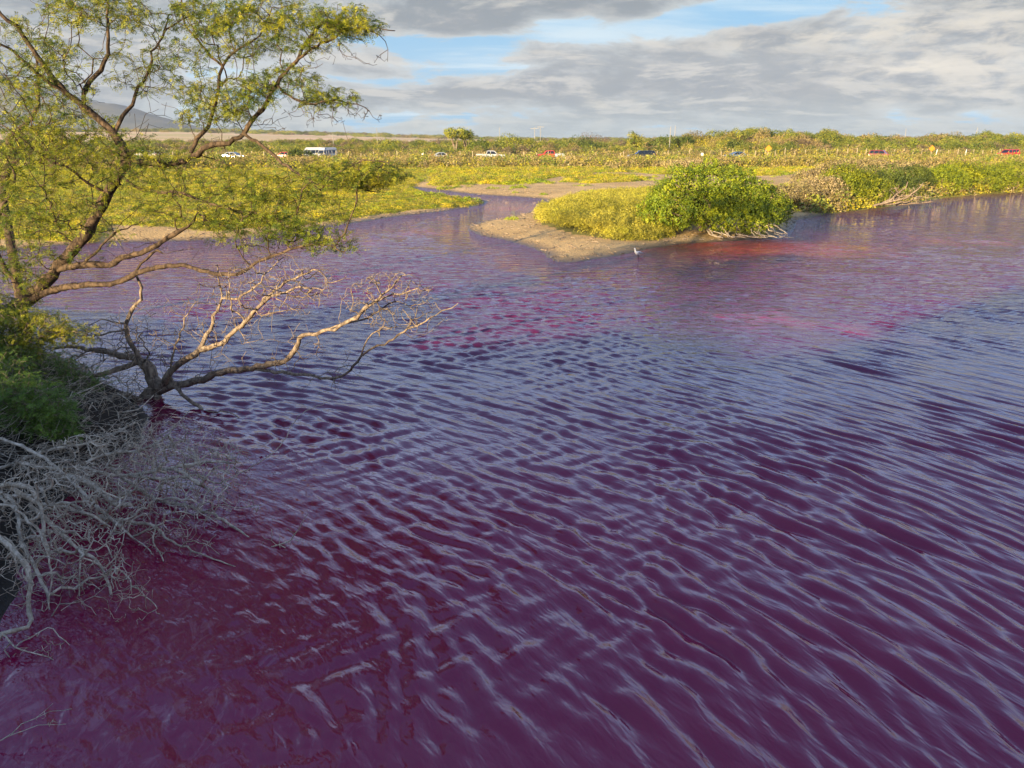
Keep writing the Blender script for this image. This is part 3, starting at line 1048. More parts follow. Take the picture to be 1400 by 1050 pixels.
g.limb(trace([(232, 505), (236, 480), (246, 455), (256, 430), (268, 412)], 12.1, 12.2), 0.022, 0.006, 3, 'near')
g.limb(trace([(222, 530), (245, 526), (270, 521), (293, 511), (320, 506), (343, 503), (368, 499), (389, 494), (402, 480), (410, 462), (421, 457), (440, 454), (457, 450), (475, 441), (489, 434), (500, 420), (517, 409), (535, 392), (549, 377)], 12.2, 10.2), 0.066, 0.009, 4, 'near')
g.limb(trace([(490, 434), (505, 420), (525, 407), (548, 402), (572, 394)], 10.8, 10.3), 0.020, 0.006, 4, 'near')
g.limb(trace([(457, 450), (478, 440), (500, 436), (522, 420), (540, 412)], 11.0, 10.7), 0.018, 0.006, 4, 'near')
g.limb(trace([(343, 504), (370, 508), (402, 511), (430, 515), (453, 518), (470, 512), (485, 501), (494, 488), (507, 478), (525, 470), (539, 463), (560, 450), (581, 440), (605, 427), (626, 415)], 11.7, 9.9), 0.030, 0.006, 5, 'near')
g.limb(trace([(494, 488), (500, 470), (510, 455), (530, 450)], 10.8, 10.5), 0.012, 0.005, 5, 'near')
g.limb(trace([(229, 530), (250, 538), (270, 556), (284, 570), (294, 584), (306, 596), (311, 609), (322, 622), (329, 640)], 12.1, 10.6), 0.034, 0.012, 6, 'near')
g.limb(trace([(270, 557), (295, 562), (320, 566), (345, 580)], 11.6, 11.2), 0.014, 0.005, 6, 'near')
g.limb(trace([(200, 545), (192, 560), (178, 562), (165, 556), (158, 566), (150, 580)], 12.3, 12.0), 0.06, 0.03, 70, 'near')
g.limb(trace([(204, 535), (196, 552), (186, 545), (174, 540), (160, 548), (140, 566), (128, 584)], 12.3, 11.6), 0.055, 0.03, 71, 'near')
g.limb(trace([(208, 528), (214, 545), (212, 560), (205, 575)], 12.2, 12.2), 0.06, 0.04, 72, 'near')
A = []
for b in ((360, 395, 90, 40, 110, 11.0, 0.3), (430, 395, 60, 30, 50, 10.8, 0.3), (520, 405, 50, 30, 70, 10.4, 0.25), (560, 440, 55, 28, 60, 10.3, 0.25), (300, 430, 50, 50, 70, 11.7, 0.4),
          (130, 470, 70, 30, 130, 12.4, 0.4), (170, 500, 80, 25, 120, 12.2, 0.5), (200, 450, 60, 40, 70, 12.1, 0.4), (260, 480, 60, 50, 60, 12.0, 0.4),
          (440, 520, 70, 20, 40, 10.9, 0.2), (340, 480, 60, 30, 40, 11.3, 0.3), (150, 540, 60, 20, 50, 12.0, 0.4), (400, 470, 50, 30, 30, 10.9, 0.3)): A += ell(*b)
g.sprout(np.array(A), 0.14, 0.075, 0.012, -0.02, 1.6)
A = []
for b in ((380, 390, 80, 45, 380, 10.9, 0.3), (535, 412, 65, 42, 330, 10.3, 0.25), (150, 480, 90, 40, 320, 12.3, 0.4), (310, 420, 60, 60, 150, 11.5, 0.3), (230, 470, 90, 70, 160, 12.0, 0.4), (430, 500, 90, 30, 60, 10.9, 0.2)): A += ell(*b)
g.sprout(np.array(A), 0.05, 0.07, 0.010, -0.02, 0.6)
g.radii(0.0034, 2.5)
b0 = g.p[0].copy()
dead = empty('dead_tree', tuple(b0))
tag(dead, 'leafless grey dead tree whose long limbs reach out low over the pink water', 'dead tree')
for k_, (v, f) in sorted(g.tubes(0.05).items()):
    nm = 'trunk' if k_ == 0 else 'root' if k_ in (70, 71, 72) else 'branch'
    link(nm, mesh_np(nm, v - b0, f, M_dead, True), dead)

# ------------------------------------------------------------------ bleached brush heaped at the water's edge
def brush(name, label, limbs, bl, mat, seed_r=0.0028, bf=0.12, cap=0.03, fine=None):
    g = Graph()
    for i, (pts, Y0, Y1, r0, r1, root) in enumerate(limbs):
        g.limb(trace(pts, Y0, Y1), r0, r1, i, 'near' if root else None, seg=0.06, wig=0.006)
    A = []
    for b in bl: A += ell(*b)
    g.sprout(np.array(A), bf, 0.06, 0.010, 0.02, 1.3)
    if fine:
        A = []
        for b in fine: A += ell(*b)
        g.sprout(np.array(A), 0.03, 0.05, 0.009, 0.0, 0.5)
    g.radii(seed_r, 2.5)
    b0 = g.p[0].copy()
    o = empty(name, tuple(b0))
    tag(o, label, 'dead branch' if 'branch' in name else 'brushwood')
    for k_, (v, f) in sorted(g.tubes(cap).items()):
        link('branch', mesh_np('branch', v - b0, f, mat, True), o)
    return o


brush('fallen_branch', 'long thin bleached branch reaching furthest over the water, its forked tip curling up', [
    ([(150, 640), (206, 679), (240, 688), (274, 698), (298, 706), (322, 722), (345, 738), (368, 749)], 8.6, 7.3, 0.026, 0.009, 0),
    ([(366, 749), (382, 745), (398, 738), (408, 722), (414, 712), (421, 702)], 7.3, 7.3, 0.009, 0.003, 1),
    ([(376, 747), (392, 750), (402, 762), (416, 781)], 7.3, 7.2, 0.006, 0.003, 1),
    ([(366, 749), (352, 752), (338, 748)], 7.3, 7.3, 0.006, 0.003, 1),
    ([(274, 698), (300, 690), (330, 694), (360, 690)], 8.0, 8.0, 0.008, 0.003, 1)],
    [(385, 735, 30, 22, 16, 7.3, 0.08), (290, 690, 70, 22, 40, 7.9, 0.2)], M_bleach)
brush('fallen_branch', 'pale branch with a straight low tip over the water, under the long thin one', [
    ([(60, 690), (92, 694), (128, 706), (165, 712), (206, 717), (222, 730), (236, 741), (262, 752), (292, 764), (322, 775)], 8.0, 6.9, 0.030, 0.005, 0),
    ([(197, 716), (210, 740), (222, 762), (230, 778), (239, 793)], 7.3, 6.8, 0.012, 0.004, 1),
    ([(236, 741), (258, 740), (280, 744), (300, 758)], 7.1, 6.9, 0.008, 0.003, 1)],
    [(240, 740, 60, 28, 50, 7.1, 0.15), (160, 710, 60, 25, 60, 7.6, 0.2)], M_bleach)
brush('fallen_branch', 'bleached branch with a fan of drooping forked tips at the lower end of the brush', [
    ([(40, 690), (80, 725), (105, 748), (137, 771), (146, 790), (152, 810), (158, 830), (180, 848), (204, 862), (221, 881)], 7.2, 5.8, 0.024, 0.005, 0),
    ([(137, 771), (165, 780), (182, 800), (200, 815), (215, 832)], 6.6, 6.0, 0.010, 0.003, 1),
    ([(152, 810), (150, 835), (160, 850), (172, 868)], 6.3, 5.9, 0.008, 0.003, 1),
    ([(105, 748), (108, 790), (110, 830), (116, 860)], 6.8, 6.0, 0.010, 0.003, 1)],
    [(150, 800, 60, 45, 110, 6.3, 0.2), (180, 830, 40, 30, 50, 6.0, 0.15)], M_bleach, 0.0024)
brush('fallen_branch', 'thick pale bent branch curving down into the dark red water at the left edge', [
    ([(-60, 700), (0, 735), (22, 757), (36, 778), (42, 800), (37, 826), (42, 848), (38, 858), (20, 862), (4, 868), (-10, 885)], 6.4, 5.5, 0.030, 0.018, 0),
    ([(8, 868), (22, 884), (44, 892), (66, 898), (90, 916)], 5.5, 5.4, 0.010, 0.003, 1),
    ([(46, 852), (64, 858), (82, 868), (95, 882)], 5.6, 5.5, 0.007, 0.003, 1),
    ([(6, 870), (4, 890), (14, 904), (38, 912)], 5.5, 5.4, 0.008, 0.003, 1)],
    [(50, 885, 40, 18, 30, 5.45, 0.06), (20, 800, 40, 40, 40, 6.0, 0.2)], M_bleach)
brush('fallen_branch', 'small forked bare twig poking in from the left edge over the red water', [
    ([(-60, 1040), (0, 1012), (28, 992), (48, 980), (70, 972), (98, 969)], 4.4, 4.6, 0.008, 0.002, 0),
    ([(0, 1012), (30, 1000), (52, 992), (90, 990)], 4.45, 4.6, 0.005, 0.002, 1),
    ([(48, 980), (60, 970), (72, 962)], 4.5, 4.6, 0.003, 0.002, 1)],
    [(60, 985, 30, 12, 12, 4.55, 0.04)], M_bleach, 0.0018)
brush('fallen_branch', 'stout weathered grey branch arching over the heap of brush below the green shrub', [
    ([(-80, 690), (-20, 668), (20, 662), (44, 668), (52, 684), (58, 705), (60, 730), (66, 760)], 7.3, 6.6, 0.036, 0.016, 0),
    ([(20, 662), (60, 690), (90, 688), (118, 700), (150, 720)], 7.2, 6.9, 0.024, 0.010, 1),
    ([(-60, 720), (0, 690), (40, 712), (60, 740), (70, 780), (66, 830)], 7.0, 6.0, 0.020, 0.006, 0)],
    [(40, 720, 70, 60, 160, 6.8, 0.3), (60, 790, 60, 50, 90, 6.3, 0.2)], M_bleach, 0.0026)
brush('fallen_branch', 'light coloured log with a broken end lying across the middle of the brush', [
    ([(80, 652), (104, 654), (128, 664), (142, 676), (154, 688), (178, 690)], 8.2, 7.8, 0.046, 0.028, 0),
    ([(154, 688), (172, 676), (186, 668)], 7.9, 7.9, 0.02, 0.012, 1)],
    [(140, 670, 60, 26, 40, 8.0, 0.2)], M_bleach)
brush('brush_heap', 'tangled heap of thin grey dead twigs between the green shrub and the water', [
    ([(0, 640), (40, 625), (80, 612), (120, 606), (160, 590), (184, 578)], 8.4, 9.6, 0.018, 0.012, 0),
    ([(20, 630), (60, 640), (110, 640), (170, 650), (230, 640), (280, 632), (330, 632)], 8.2, 8.6, 0.022, 0.006, 0),
    ([(110, 640), (150, 620), (190, 616), (222, 600), (240, 580), (260, 560)], 8.5, 9.2, 0.016, 0.006, 1),
    ([(0, 600), (50, 620), (100, 660), (140, 700), (190, 740), (220, 770)], 8.6, 7.0, 0.018, 0.006, 0),
    ([(170, 650), (220, 655), (270, 650), (300, 660), (340, 640), (372, 620), (392, 596), (408, 570), (440, 552), (470, 545)], 8.4, 8.9, 0.012, 0.003, 1),
    ([(-20, 660), (20, 690), (30, 740), (60, 800), (70, 850)], 7.6, 6.0, 0.018, 0.005, 0),
    ([(230, 640), (262, 655), (290, 672), (320, 690)], 8.3, 8.0, 0.010, 0.003, 1)],
    [(150, 640, 130, 50, 300, 8.4, 0.35), (80, 700, 110, 60, 260, 7.4, 0.35), (260, 640, 70, 40, 120, 8.4, 0.25), (90, 770, 90, 60, 170, 6.7, 0.3), (190, 690, 90, 40, 150, 7.7, 0.3), (200, 600, 60, 30, 70, 9.0, 0.3)],
    M_twig, 0.0032, 0.10, 0.02,
    [(230, 620, 100, 50, 500, 8.8, 0.35), (300, 640, 50, 40, 150, 8.5, 0.2), (150, 640, 130, 50, 900, 8.4, 0.35), (80, 690, 110, 65, 900, 7.5, 0.4), (90, 780, 100, 70, 420, 6.6, 0.3), (230, 650, 90, 45, 380, 8.2, 0.25), (230, 700, 90, 45, 260, 7.6, 0.25), (190, 600, 70, 30, 160, 9.0, 0.3)])


# ------------------------------------------------------------------ shrubs
def lump_shell(n, lobes, inner=0.35):
    """points and outward directions spread over a set of ellipsoid lobes (cx,cy,cz,rx,ry,rz)"""
    L = np.array(lobes, float)
    area = (L[:, 3] * L[:, 4] + L[:, 3] * L[:, 5] + L[:, 4] * L[:, 5])
    k = rng.choice(len(L), n * 2, p=area / area.sum())
    d = unit(rng.normal(0, 1, (n * 2, 3)))
    r = 1 - inner * rng.random((n * 2, 1)) ** 2.2
    r *= 1 + 0.16 * np.sin(d[:, :1] * 7 + k[:, None]) * np.cos(d[:, 1:2] * 6 + 2 * k[:, None])
    p = L[k, :3] + d * L[k, 3:6] * r
    # drop most of what lies deep inside another lobe or under ground
    deep = np.zeros(len(p), bool)
    for q in L:
        deep |= (((p - q[:3]) / q[3:6]) ** 2).sum(1) < 0.45
    ok = (p[:, 2] > 0.02) & (~deep | (rng.random(len(p)) < 0.12))
    p, d = p[ok][:n], d[ok][:n]
    return p, d


def rand_lobes(w, dpt, h, n, low=0.15, flat=1.0):
    out = []
    for i in range(n):
        a = rng.uniform(0, 2 * math.pi)
        q = math.sqrt(rng.random()) * 0.72
        x, y = math.cos(a) * q * w / 2, math.sin(a) * q * dpt / 2
        top = h * (1 - 0.55 * q * q) * rng.uniform(0.75, 1.0)
        r = rng.uniform(0.16, 0.30)
        rz = min(h * r * 1.3, top * 0.5) * flat
        z = rng.uniform(max(low * h, rz * 0.6), max(top - rz, rz * 0.7))
        if rng.random() < 0.55: z = top - rz
        out.append((x, y, z, w * r, dpt * r, rz))
    return out


def bush_meshes(w, dpt, h, n_leaf, size, lmat, bmat, n_lobes=14, asp=0.6, per=3, low=0.05, stems=7, lobes=None, inner=0.35, jit=0.6):
    lobes = lobes or rand_lobes(w, dpt, h, n_lobes, low)
    p, d = lump_shell(n_leaf // per, lobes, inner)
    parts = []
    for i in range(per):
        parts.append(leaf_quads(p + rng.normal(0, size * 0.45, p.shape), d + (0, 0, 0.35), size, asp, jit))
    v, f = join(parts)
    fol = mesh_np('crown', v, f, lmat)
    mb = MB()
    for i in range(min(stems, len(lobes))):
        c = lobes[i]
        r = 0.018 * h + 0.01
        mid = (c[0] * 0.35 + rng.normal(0, 0.03 * w), c[1] * 0.35 + rng.normal(0, 0.03 * w), c[2] * 0.5)
        mb.cyl((rng.normal(0, 0.02 * w), rng.normal(0, 0.02 * w), -0.25), mid, r * 1.6, r, 6)
        mb.cyl(mid, c[:3], r, r * 0.35, 5)
    return fol, mb.mesh('trunk', bmat, True), lobes


def put_bush(name, label, cat, u, v, Y=None, ms=None, rz=0.0, scale=1.0, group=None, x=None, stemname='stem', sxy=None):
    if x is None:
        if Y is None:
            x, Y, _ = G(u, v, 0.25)
        else:
            x = AT(u, v, Y)[0]
    o = empty(name, (x, Y, zat(x, Y)), rz)
    o.scale = (scale, scale, scale) if sxy is None else sxy
    tag(o, label, cat, group)
    link('crown', ms[0], o)
    link(stemname, ms[1], o)
    return o


# shrub in the shade on the near bank, and the sunlit one over it
def spray_shrub(name, label, u0, v0, Y0, bl, mat, L=0.09, nl=6, w=0.011, l=0.026):
    g = Graph()
    base = np.array(AT(u0, v0, Y0))
    base[2] = zat(base[0], base[1]) - 0.05
    for i in range(6):
        t = np.array(AT(*bl[i % len(bl)][:2], bl[i % len(bl)][5])) + rng.normal(0, 0.15, 3)
        g.limb([base + rng.normal(0, 0.04, 3) * (1, 1, 0), base * 0.5 + t * 0.5 + rng.normal(0, 0.08, 3), t], 0.02, 0.006, 0)
    A = []
    for b in bl: A += ell(*b)
    t0 = len(g.tips)
    g.sprout(np.array(A), 0.15, 0.09, 0.012, 0.03, 1.8)
    lt = g.p[g.tips[t0:]]
    g.radii(0.0025, 2.5)
    o = empty(name, tuple(base))
    tag(o, label, 'shrub')
    for k_, (v, f) in g.tubes(0.02).items(): link('stem', mesh_np('stem', v - base, f, M_dead, True), o)
    v, f = sprays(lt - base, nl, 6, L=L, w=w, l=l, spread=0.06)
    link('foliage', mesh_np('foliage', v, f, mat), o)


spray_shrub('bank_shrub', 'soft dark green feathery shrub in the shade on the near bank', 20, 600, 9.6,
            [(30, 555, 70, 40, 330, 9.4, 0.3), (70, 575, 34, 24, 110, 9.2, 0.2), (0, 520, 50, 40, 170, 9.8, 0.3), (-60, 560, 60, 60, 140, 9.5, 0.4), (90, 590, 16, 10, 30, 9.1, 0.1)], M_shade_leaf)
spray_shrub('bank_shrub', 'bright yellow-green feathery shrub catching the sun at the foot of the leaning trunk', 0, 500, 11.4,
            [(40, 450, 60, 26, 260, 11.3, 0.25), (0, 440, 50, 36, 180, 11.5, 0.3), (90, 455, 44, 16, 70, 11.2, 0.2), (20, 480, 50, 20, 120, 11.2, 0.3), (-60, 460, 50, 50, 120, 11.5, 0.3)], M_kiawe)
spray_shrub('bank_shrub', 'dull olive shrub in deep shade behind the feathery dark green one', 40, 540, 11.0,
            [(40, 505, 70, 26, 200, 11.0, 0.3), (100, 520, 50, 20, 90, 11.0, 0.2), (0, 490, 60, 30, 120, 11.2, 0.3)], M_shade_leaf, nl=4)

# dead twigs, roots and litter covering the near bank
mb_v, mb_f, off = [], [], 0
gl = Graph(20000)
ub, vb = rng.uniform(-60, 215, 6000), rng.uniform(462, 640, 6000)
bp = np.array([G(a, b, 0.5) for a, b in zip(ub, vb)])
bp = bp[signed(bp[:, 0], bp[:, 1]) > -0.15][:1500]
bz = height(bp[:, 0], bp[:, 1])
for (x, y, _), z in zip(bp, bz):
    z += rng.uniform(0, .10)
    a, L_ = rng.uniform(0, 6.28), rng.uniform(.15, .7)
    d = np.array([math.cos(a), math.sin(a), rng.uniform(-.1, .6)])
    p0 = np.array([x, y, z])
    r_ = rng.choice([.003, .004, .006, .012], p=[.4, .35, .2, .05])
    gl.limb([p0, p0 + d * L_ * .5 + rng.normal(0, .05, 3), p0 + d * L_ + rng.normal(0, .07, 3)], r_, r_ * .5, 0, seg=.12, wig=.01)
gl.radii(.0025)
for v, f in gl.tubes().values(): tag(link('bank_litter', mesh_np('bank_litter', v, f, M_twig, True)), 'dead twigs littering the dark near bank', kind='stuff')

# the round bush at the point of the sandbar
bx, by, _ = G(985, 322, 0.2)
by += 1.5
il = [(-1.9, 0.2, 1.5, 1.15, 1.1, 1.0), (-1.3, -0.2, 2.2, 1.1, 1.1, 0.85), (-0.4, 0, 2.4, 1.2, 1.2, 0.80), (0.5, 0.1, 2.25, 1.2, 1.1, 0.75), (1.5, 0.1, 1.85, 1.1, 1.1, 0.75),
      (2.3, 0.2, 1.35, 0.95, 1.0, 0.8), (2.75, 0.3, 0.9, 0.75, 0.9, 0.65), (0.3, -0.9, 1.5, 1.1, 0.9, 0.8), (1.3, -0.9, 1.1, 1.0, 0.8, 0.75), (2.1, -0.7, 0.8, 0.85, 0.8, 0.6),
      (-0.7, -1.0, 1.3, 1.0, 0.8, 0.85), (-1.6, -0.8, 1.0, 1.0, 0.9, 0.8), (-2.4, -0.2, 0.9, 0.9, 0.9, 0.75), (0.6, -1.3, 0.75, 0.8, 0.6, 0.55), (-0.4, -1.4, 0.7, 0.7, 0.5, 0.5),
      (1.5, -1.3, 0.55, 0.6, 0.5, 0.4), (0.0, 0.9, 2.0, 1.6, 1.0, 0.9), (1.6, 1.0, 1.3, 1.2, 1.0, 0.9), (-1.5, 1.0, 1.4, 1.3, 1.0, 1.0)]
il2 = []
for c in il:
    il2.append((c[0], c[1], c[2] * 0.94, c[3] * 0.92, c[4] * 0.9, c[5] * 0.9))
    for k in range(5):
        d = unit(rng.normal(0, 1, 3) + (0, -0.5, 0.3))
        il2.append((c[0] + d[0] * c[3] * 0.75, c[1] + d[1] * c[4] * 0.75, c[2] + d[2] * c[5] * 0.75, 0.36 * rng.uniform(0.7, 1.3), 0.36, 0.28))
ms = bush_meshes(6, 3, 3, 44000, 0.082, M_island, M_dead, per=3, lobes=il2, stems=14, asp=0.7, inner=0.22, jit=0.5)
o = put_bush('rounded_bush', 'large rounded green bush at the tip of the sandbar, right at the water', 'bush', 0, 0, by, ms, x=bx, sxy=(1.05, 1.0, 1.0))
# its bare roots along the water
g = Graph()
for i in range(16):
    x0 = -0.6 + i * 0.2
    p = [(x0 * 0.8, -0.9, 0.55), (x0 + rng.normal(0, .1), -1.35, 0.32 + rng.normal(0, .05)), (x0 + rng.normal(0.15, .15), -1.75 - rng.random() * .3, 0.10), (x0 + rng.normal(0.3, .3), -2.1 - rng.random() * 0.3, 0.02)]
    g.limb(p, 0.035, 0.014, 0, seg=0.12, wig=0.02)
g.radii(0.01)
for k_, (v, f) in g.tubes(0.03).items():
    link('root', mesh_np('root', v, f, M_bleach, True), o)

# bushes along the right-hand shore and inland, each its own
def bush_row(rows):
    for (nm, label, u, v, dY, w, dp, h, nleaf, size, lm, n_l) in rows:
        x, Y, _ = G(u, v, 0.25)
        Y += dY
        x *= 1.0
        ms = bush_meshes(w, dp, h, nleaf, size, lm, M_dead, n_lobes=n_l, per=3)
        put_bush(nm, label, 'bush', 0, 0, Y, ms, x=x)


bush_row([
    ('dry_bush', 'brown dry twiggy bush right behind the round green bush', 1105, 289, 3.0, 4.0, 3.0, 1.7, 9000, 0.10, M_dry, 16),
    ('dry_bush', 'tall straw-coloured dry bush left of the yellow-green shore bush', 1140, 284, 2.8, 4.2, 3.0, 2.0, 9000, 0.10, M_dry, 16),
    ('shore_bush', 'yellow-green bush on the right shore just left of the fallen pale branches', 1182, 281, 2.6, 4.6, 3.0, 2.6, 20400, 0.10, M_mangrove, 18),
    ('shore_bush', 'dark shaded bush directly behind the fallen pale branches', 1232, 274, 3.0, 4.4, 3.0, 2.6, 15300, 0.10, M_treed, 16),
    ('shore_bush', 'low dark bush just right of the fallen pale branches', 1272, 268, 2.8, 4.4, 3.0, 2.2, 15300, 0.10, M_treed, 16),
    ('shore_bush', 'olive bush on the right shore with a dark shaded foot, left of the roundest one', 1310, 266, 3.2, 4.6, 3.0, 2.3, 17000, 0.10, M_mangrove, 18),
    ('shore_bush', 'roundest yellow-green shore bush with large leaf clumps near the right edge', 1360, 263, 3.4, 5.8, 3.6, 2.9, 23800, 0.10, M_mangrove, 20),
    ('shore_bush', 'bushy shore shrub cut by the right edge of the photo', 1415, 261, 3.6, 5.0, 3.4, 2.6, 15300, 0.10, M_mangrove, 18),
    ('dry_bush', 'wide brown dry bush inland above the yellow-green shore bush', 1170, 258, 4.0, 7.0, 4.0, 2.3, 9000, 0.17, M_dry, 20),
    ('dry_bush', 'wide low tawny bush inland above the shaded shore bushes', 1245, 250, 6.0, 9.0, 5.0, 2.2, 9000, 0.2, M_dry, 22),
    ('dry_bush', 'low tawny bush inland above the roundest shore bush', 1330, 246, 6.0, 9.0, 5.0, 2.0, 9000, 0.2, M_scrub, 22),
    ('saltbush', 'dark reddish low bush behind the crown of the round green bush', 955, 236, 8.0, 7.5, 3.0, 1.5, 5000, 0.2, M_dry, 16),
    ('saltbush', 'small dark brown bush in front of the red pickup truck', 790, 229, 10.0, 7.0, 3.0, 1.5, 5000, 0.22, M_dry, 14),
    ('saltbush', 'small dark brown bush in front of the gap between the two pickups', 706, 229, 10.0, 6.0, 3.0, 1.3, 5000, 0.22, M_dry, 14),
])

# pale fallen branches lying in the water on the right shore
g = Graph()
fb = G(1195, 281, 0.05)
for i, pts in enumerate(([(1195, 281), (1215, 276), (1235, 272), (1252, 262), (1262, 250)], [(1200, 281), (1225, 278), (1245, 275), (1262, 270)], [(1212, 278), (1226, 266), (1238, 256), (1241, 249)],
                         [(1225, 280), (1250, 277), (1275, 276)], [(1205, 279), (1222, 272), (1240, 268), (1258, 268)])):
    yy = 46.5 + i * 0.25
    g.limb([np.array(AT(a, b, yy)) for a, b in pts], 0.07, 0.025, i, seg=0.25, wig=0.03)
A = []
for b in ((1240, 262, 26, 12, 30, 46.8, 0.3), (1255, 272, 22, 6, 22, 46.8, 0.3)): A += ell(*b)
g.sprout(np.array(A), 0.1, 0.25, 0.03, 0.02, 3)
g.radii(0.018, 2.4)
b0 = np.array(fb)
o = empty('fallen_branch', tuple(b0))
tag(o, 'pale fallen branches at the foot of the right shore bushes, tips in the water', 'dead branch')
for k_, (v, f) in g.tubes(0.06).items(): link('branch', mesh_np('branch', v - b0, f, M_dead, True), o)


# ------------------------------------------------------------------ scattered ground cover (instances on points)
def library(name, meshes):
    c = bpy.data.collections.new(name)
    for i, me in enumerate(meshes):
        o = bpy.data.objects.new('%s_%02d' % (name, i), me)
        c.objects.link(o)
    return c


def scatter(name, pts, scl, lib, k, label=None):
    n = len(pts)
    me = bpy.data.meshes.new(name)
    me.vertices.add(n)
    me.vertices.foreach_set('co', np.asarray(pts, dtype=np.float32).ravel())
    for an_, typ, arr in (('scl', 'FLOAT_VECTOR', np.asarray(scl, np.float32)), ('rz', 'FLOAT', rng.uniform(0, 6.28, n).astype(np.float32))):
        at = me.attributes.new(an_, typ, 'POINT')
        at.data.foreach_set('vector' if typ != 'FLOAT' else 'value', arr.ravel())
    at = me.attributes.new('pick', 'INT', 'POINT')
    at.data.foreach_set('value', rng.integers(0, k, n).astype(np.int32))
    o = link(name, me)
    ng = bpy.data.node_groups.new(name, 'GeometryNodeTree')
    ng.interface.new_socket('Geometry', in_out='INPUT', socket_type='NodeSocketGeometry')
    ng.interface.new_socket('Geometry', in_out='OUTPUT', socket_type='NodeSocketGeometry')
    gi, go = ng.nodes.new('NodeGroupInput'), ng.nodes.new('NodeGroupOutput')
    ip = ng.nodes.new('GeometryNodeInstanceOnPoints')
    ci = ng.nodes.new('GeometryNodeCollectionInfo')
    ci.inputs['Collection'].default_value = lib
    ci.inputs['Separate Children'].default_value = True
    ci.inputs['Reset Children'].default_value = True
    ip.inputs['Pick Instance'].default_value = True

    def att(nm, dt):
        a = ng.nodes.new('GeometryNodeInputNamedAttribute')
        a.data_type = dt
        a.inputs['Name'].default_value = nm
        return a.outputs['Attribute']
    cx = ng.nodes.new('ShaderNodeCombineXYZ')
    ng.links.new(att('rz', 'FLOAT'), cx.inputs[2])
    ng.links.new(gi.outputs[0], ip.inputs['Points'])
    ng.links.new(ci.outputs[0], ip.inputs['Instance'])
    ng.links.new(att('pick', 'INT'), ip.inputs['Instance Index'])
    ng.links.new(cx.outputs[0], ip.inputs['Rotation'])
    ng.links.new(att('scl', 'FLOAT_VECTOR'), ip.inputs['Scale'])
    ng.links.new(ip.outputs[0], go.inputs[0])
    md = o.modifiers.new('scatter', 'NODES')
    md.node_group = ng
    tag(o, label, None, None, 'stuff')
    return o


def tuft(n, R, H, size, mat, asp=0.5, up=0.5):
    a = rng.uniform(0, 2 * math.pi, n)
    q = np.sqrt(rng.random(n))
    x, y = np.cos(a) * q * R, np.sin(a) * q * R
    z = H * (1 - q ** 2.2) * rng.uniform(0.55, 1.05, n)
    d = np.stack([x / R, y / R, np.full(n, up)], 1)
    v, f = leaf_quads(np.stack([x, y, z], 1), d, size, asp, 0.55)
    return mesh_np('tuft', v, f, mat)


lib_mat = library('mat_plant', [tuft(90, 0.45, 0.30, 0.11, M_mat) for _ in range(4)])
lib_mix = library('mixed_plant', [tuft(170, 0.5, 0.24, 0.072, M_mat) for _ in range(4)] + [tuft(80, 0.45, 0.26, 0.10, M_matg), tuft(70, 0.4, 0.4, 0.09, M_scrub, 0.35, 0.9), tuft(150, 0.6, 0.22, 0.07, M_salt), tuft(150, 0.5, 0.26, 0.07, M_matg)])
lib_grn = library('green_plant', [tuft(90, 0.42, 0.28, 0.12, M_matg) for _ in range(3)])
lib_salt = library('salt_plant', [tuft(110, 0.34, 0.42, 0.075, M_salt, 0.35, 0.9) for _ in range(4)])
lib_scr = library('scrub_plant', [tuft(80, 0.8, 0.9, 0.20, M_scrub, 0.4, 0.6) for _ in range(2)] + [tuft(80, 0.8, 0.7, 0.2, M_dry, 0.4, 0.6), tuft(80, 0.9, 0.7, 0.2, M_mat, 0.5, 0.6), tuft(80, 0.9, 0.9, 0.2, M_tree, 0.5, 0.6)])


def spread_pts(n, x0, x1, y0, y1, mask, dens=None, near_bias=True):
    """random ground points, denser towards the camera so cover looks even"""
    if near_bias:
        t = rng.random(n)
        y = 1 / (1 / y0 + t * (1 / y1 - 1 / y0))
    else:
        y = rng.uniform(y0, y1, n)
    x = rng.uniform(-0.78, 0.78, n) * y
    ok = (x > x0) & (x < x1) & mask(x, y)
    if dens is not None: ok &= rng.random(n) < dens(x, y)
    return x[ok], y[ok]


def fin(x, y, s0, s1, zs=1.0, grow=0.0, sink=0.04):
    z = height(x, y) - sink
    s_ = rng.uniform(s0, s1, len(x)) * (1 + grow * np.maximum(0, y - 50) / 100)
    hz = s_ * zs * rng.uniform(0.7, 1.3, len(x))
    return np.stack([x, y, z], 1), np.stack([s_, s_, hz], 1)


land = lambda x, y: signed(x, y) > 0.5
left = lambda x, y: poly_mask(x, y, Z_LEFT) & land(x, y)
x, y = spread_pts(90000, -140, 60, 26, 112, lambda a, b: left(a, b), lambda a, b: np.clip(0.9 + 0.9 * fbm(a * 0.16, b * 0.16, 3), 0.25, 1))
p, s_ = fin(x, y, 0.6, 1.3, 0.62, 0.8)
scatter('ground_cover', p, s_, lib_mix, 8, 'low yellow-green mat of salt plants spreading over the flats left of the channel')
midm = lambda x, y: (poly_mask(x, y, Z_MID) | poly_mask(x, y, Z_PATCH) | poly_mask(x, y, Z_PATCH2)) & land(x, y)
x, y = spread_pts(90000, -60, 140, 50, 125, midm, lambda a, b: np.clip(0.75 + 1.3 * fbm(a * 0.13 + 9, b * 0.13, 3), 0.05, 1))
p, s_ = fin(x, y, 0.6, 1.4, 0.9, 0.8)
scatter('ground_cover', p, s_, lib_mix, 8, 'yellow-green mats beyond the bare sand, below the parked vehicles')
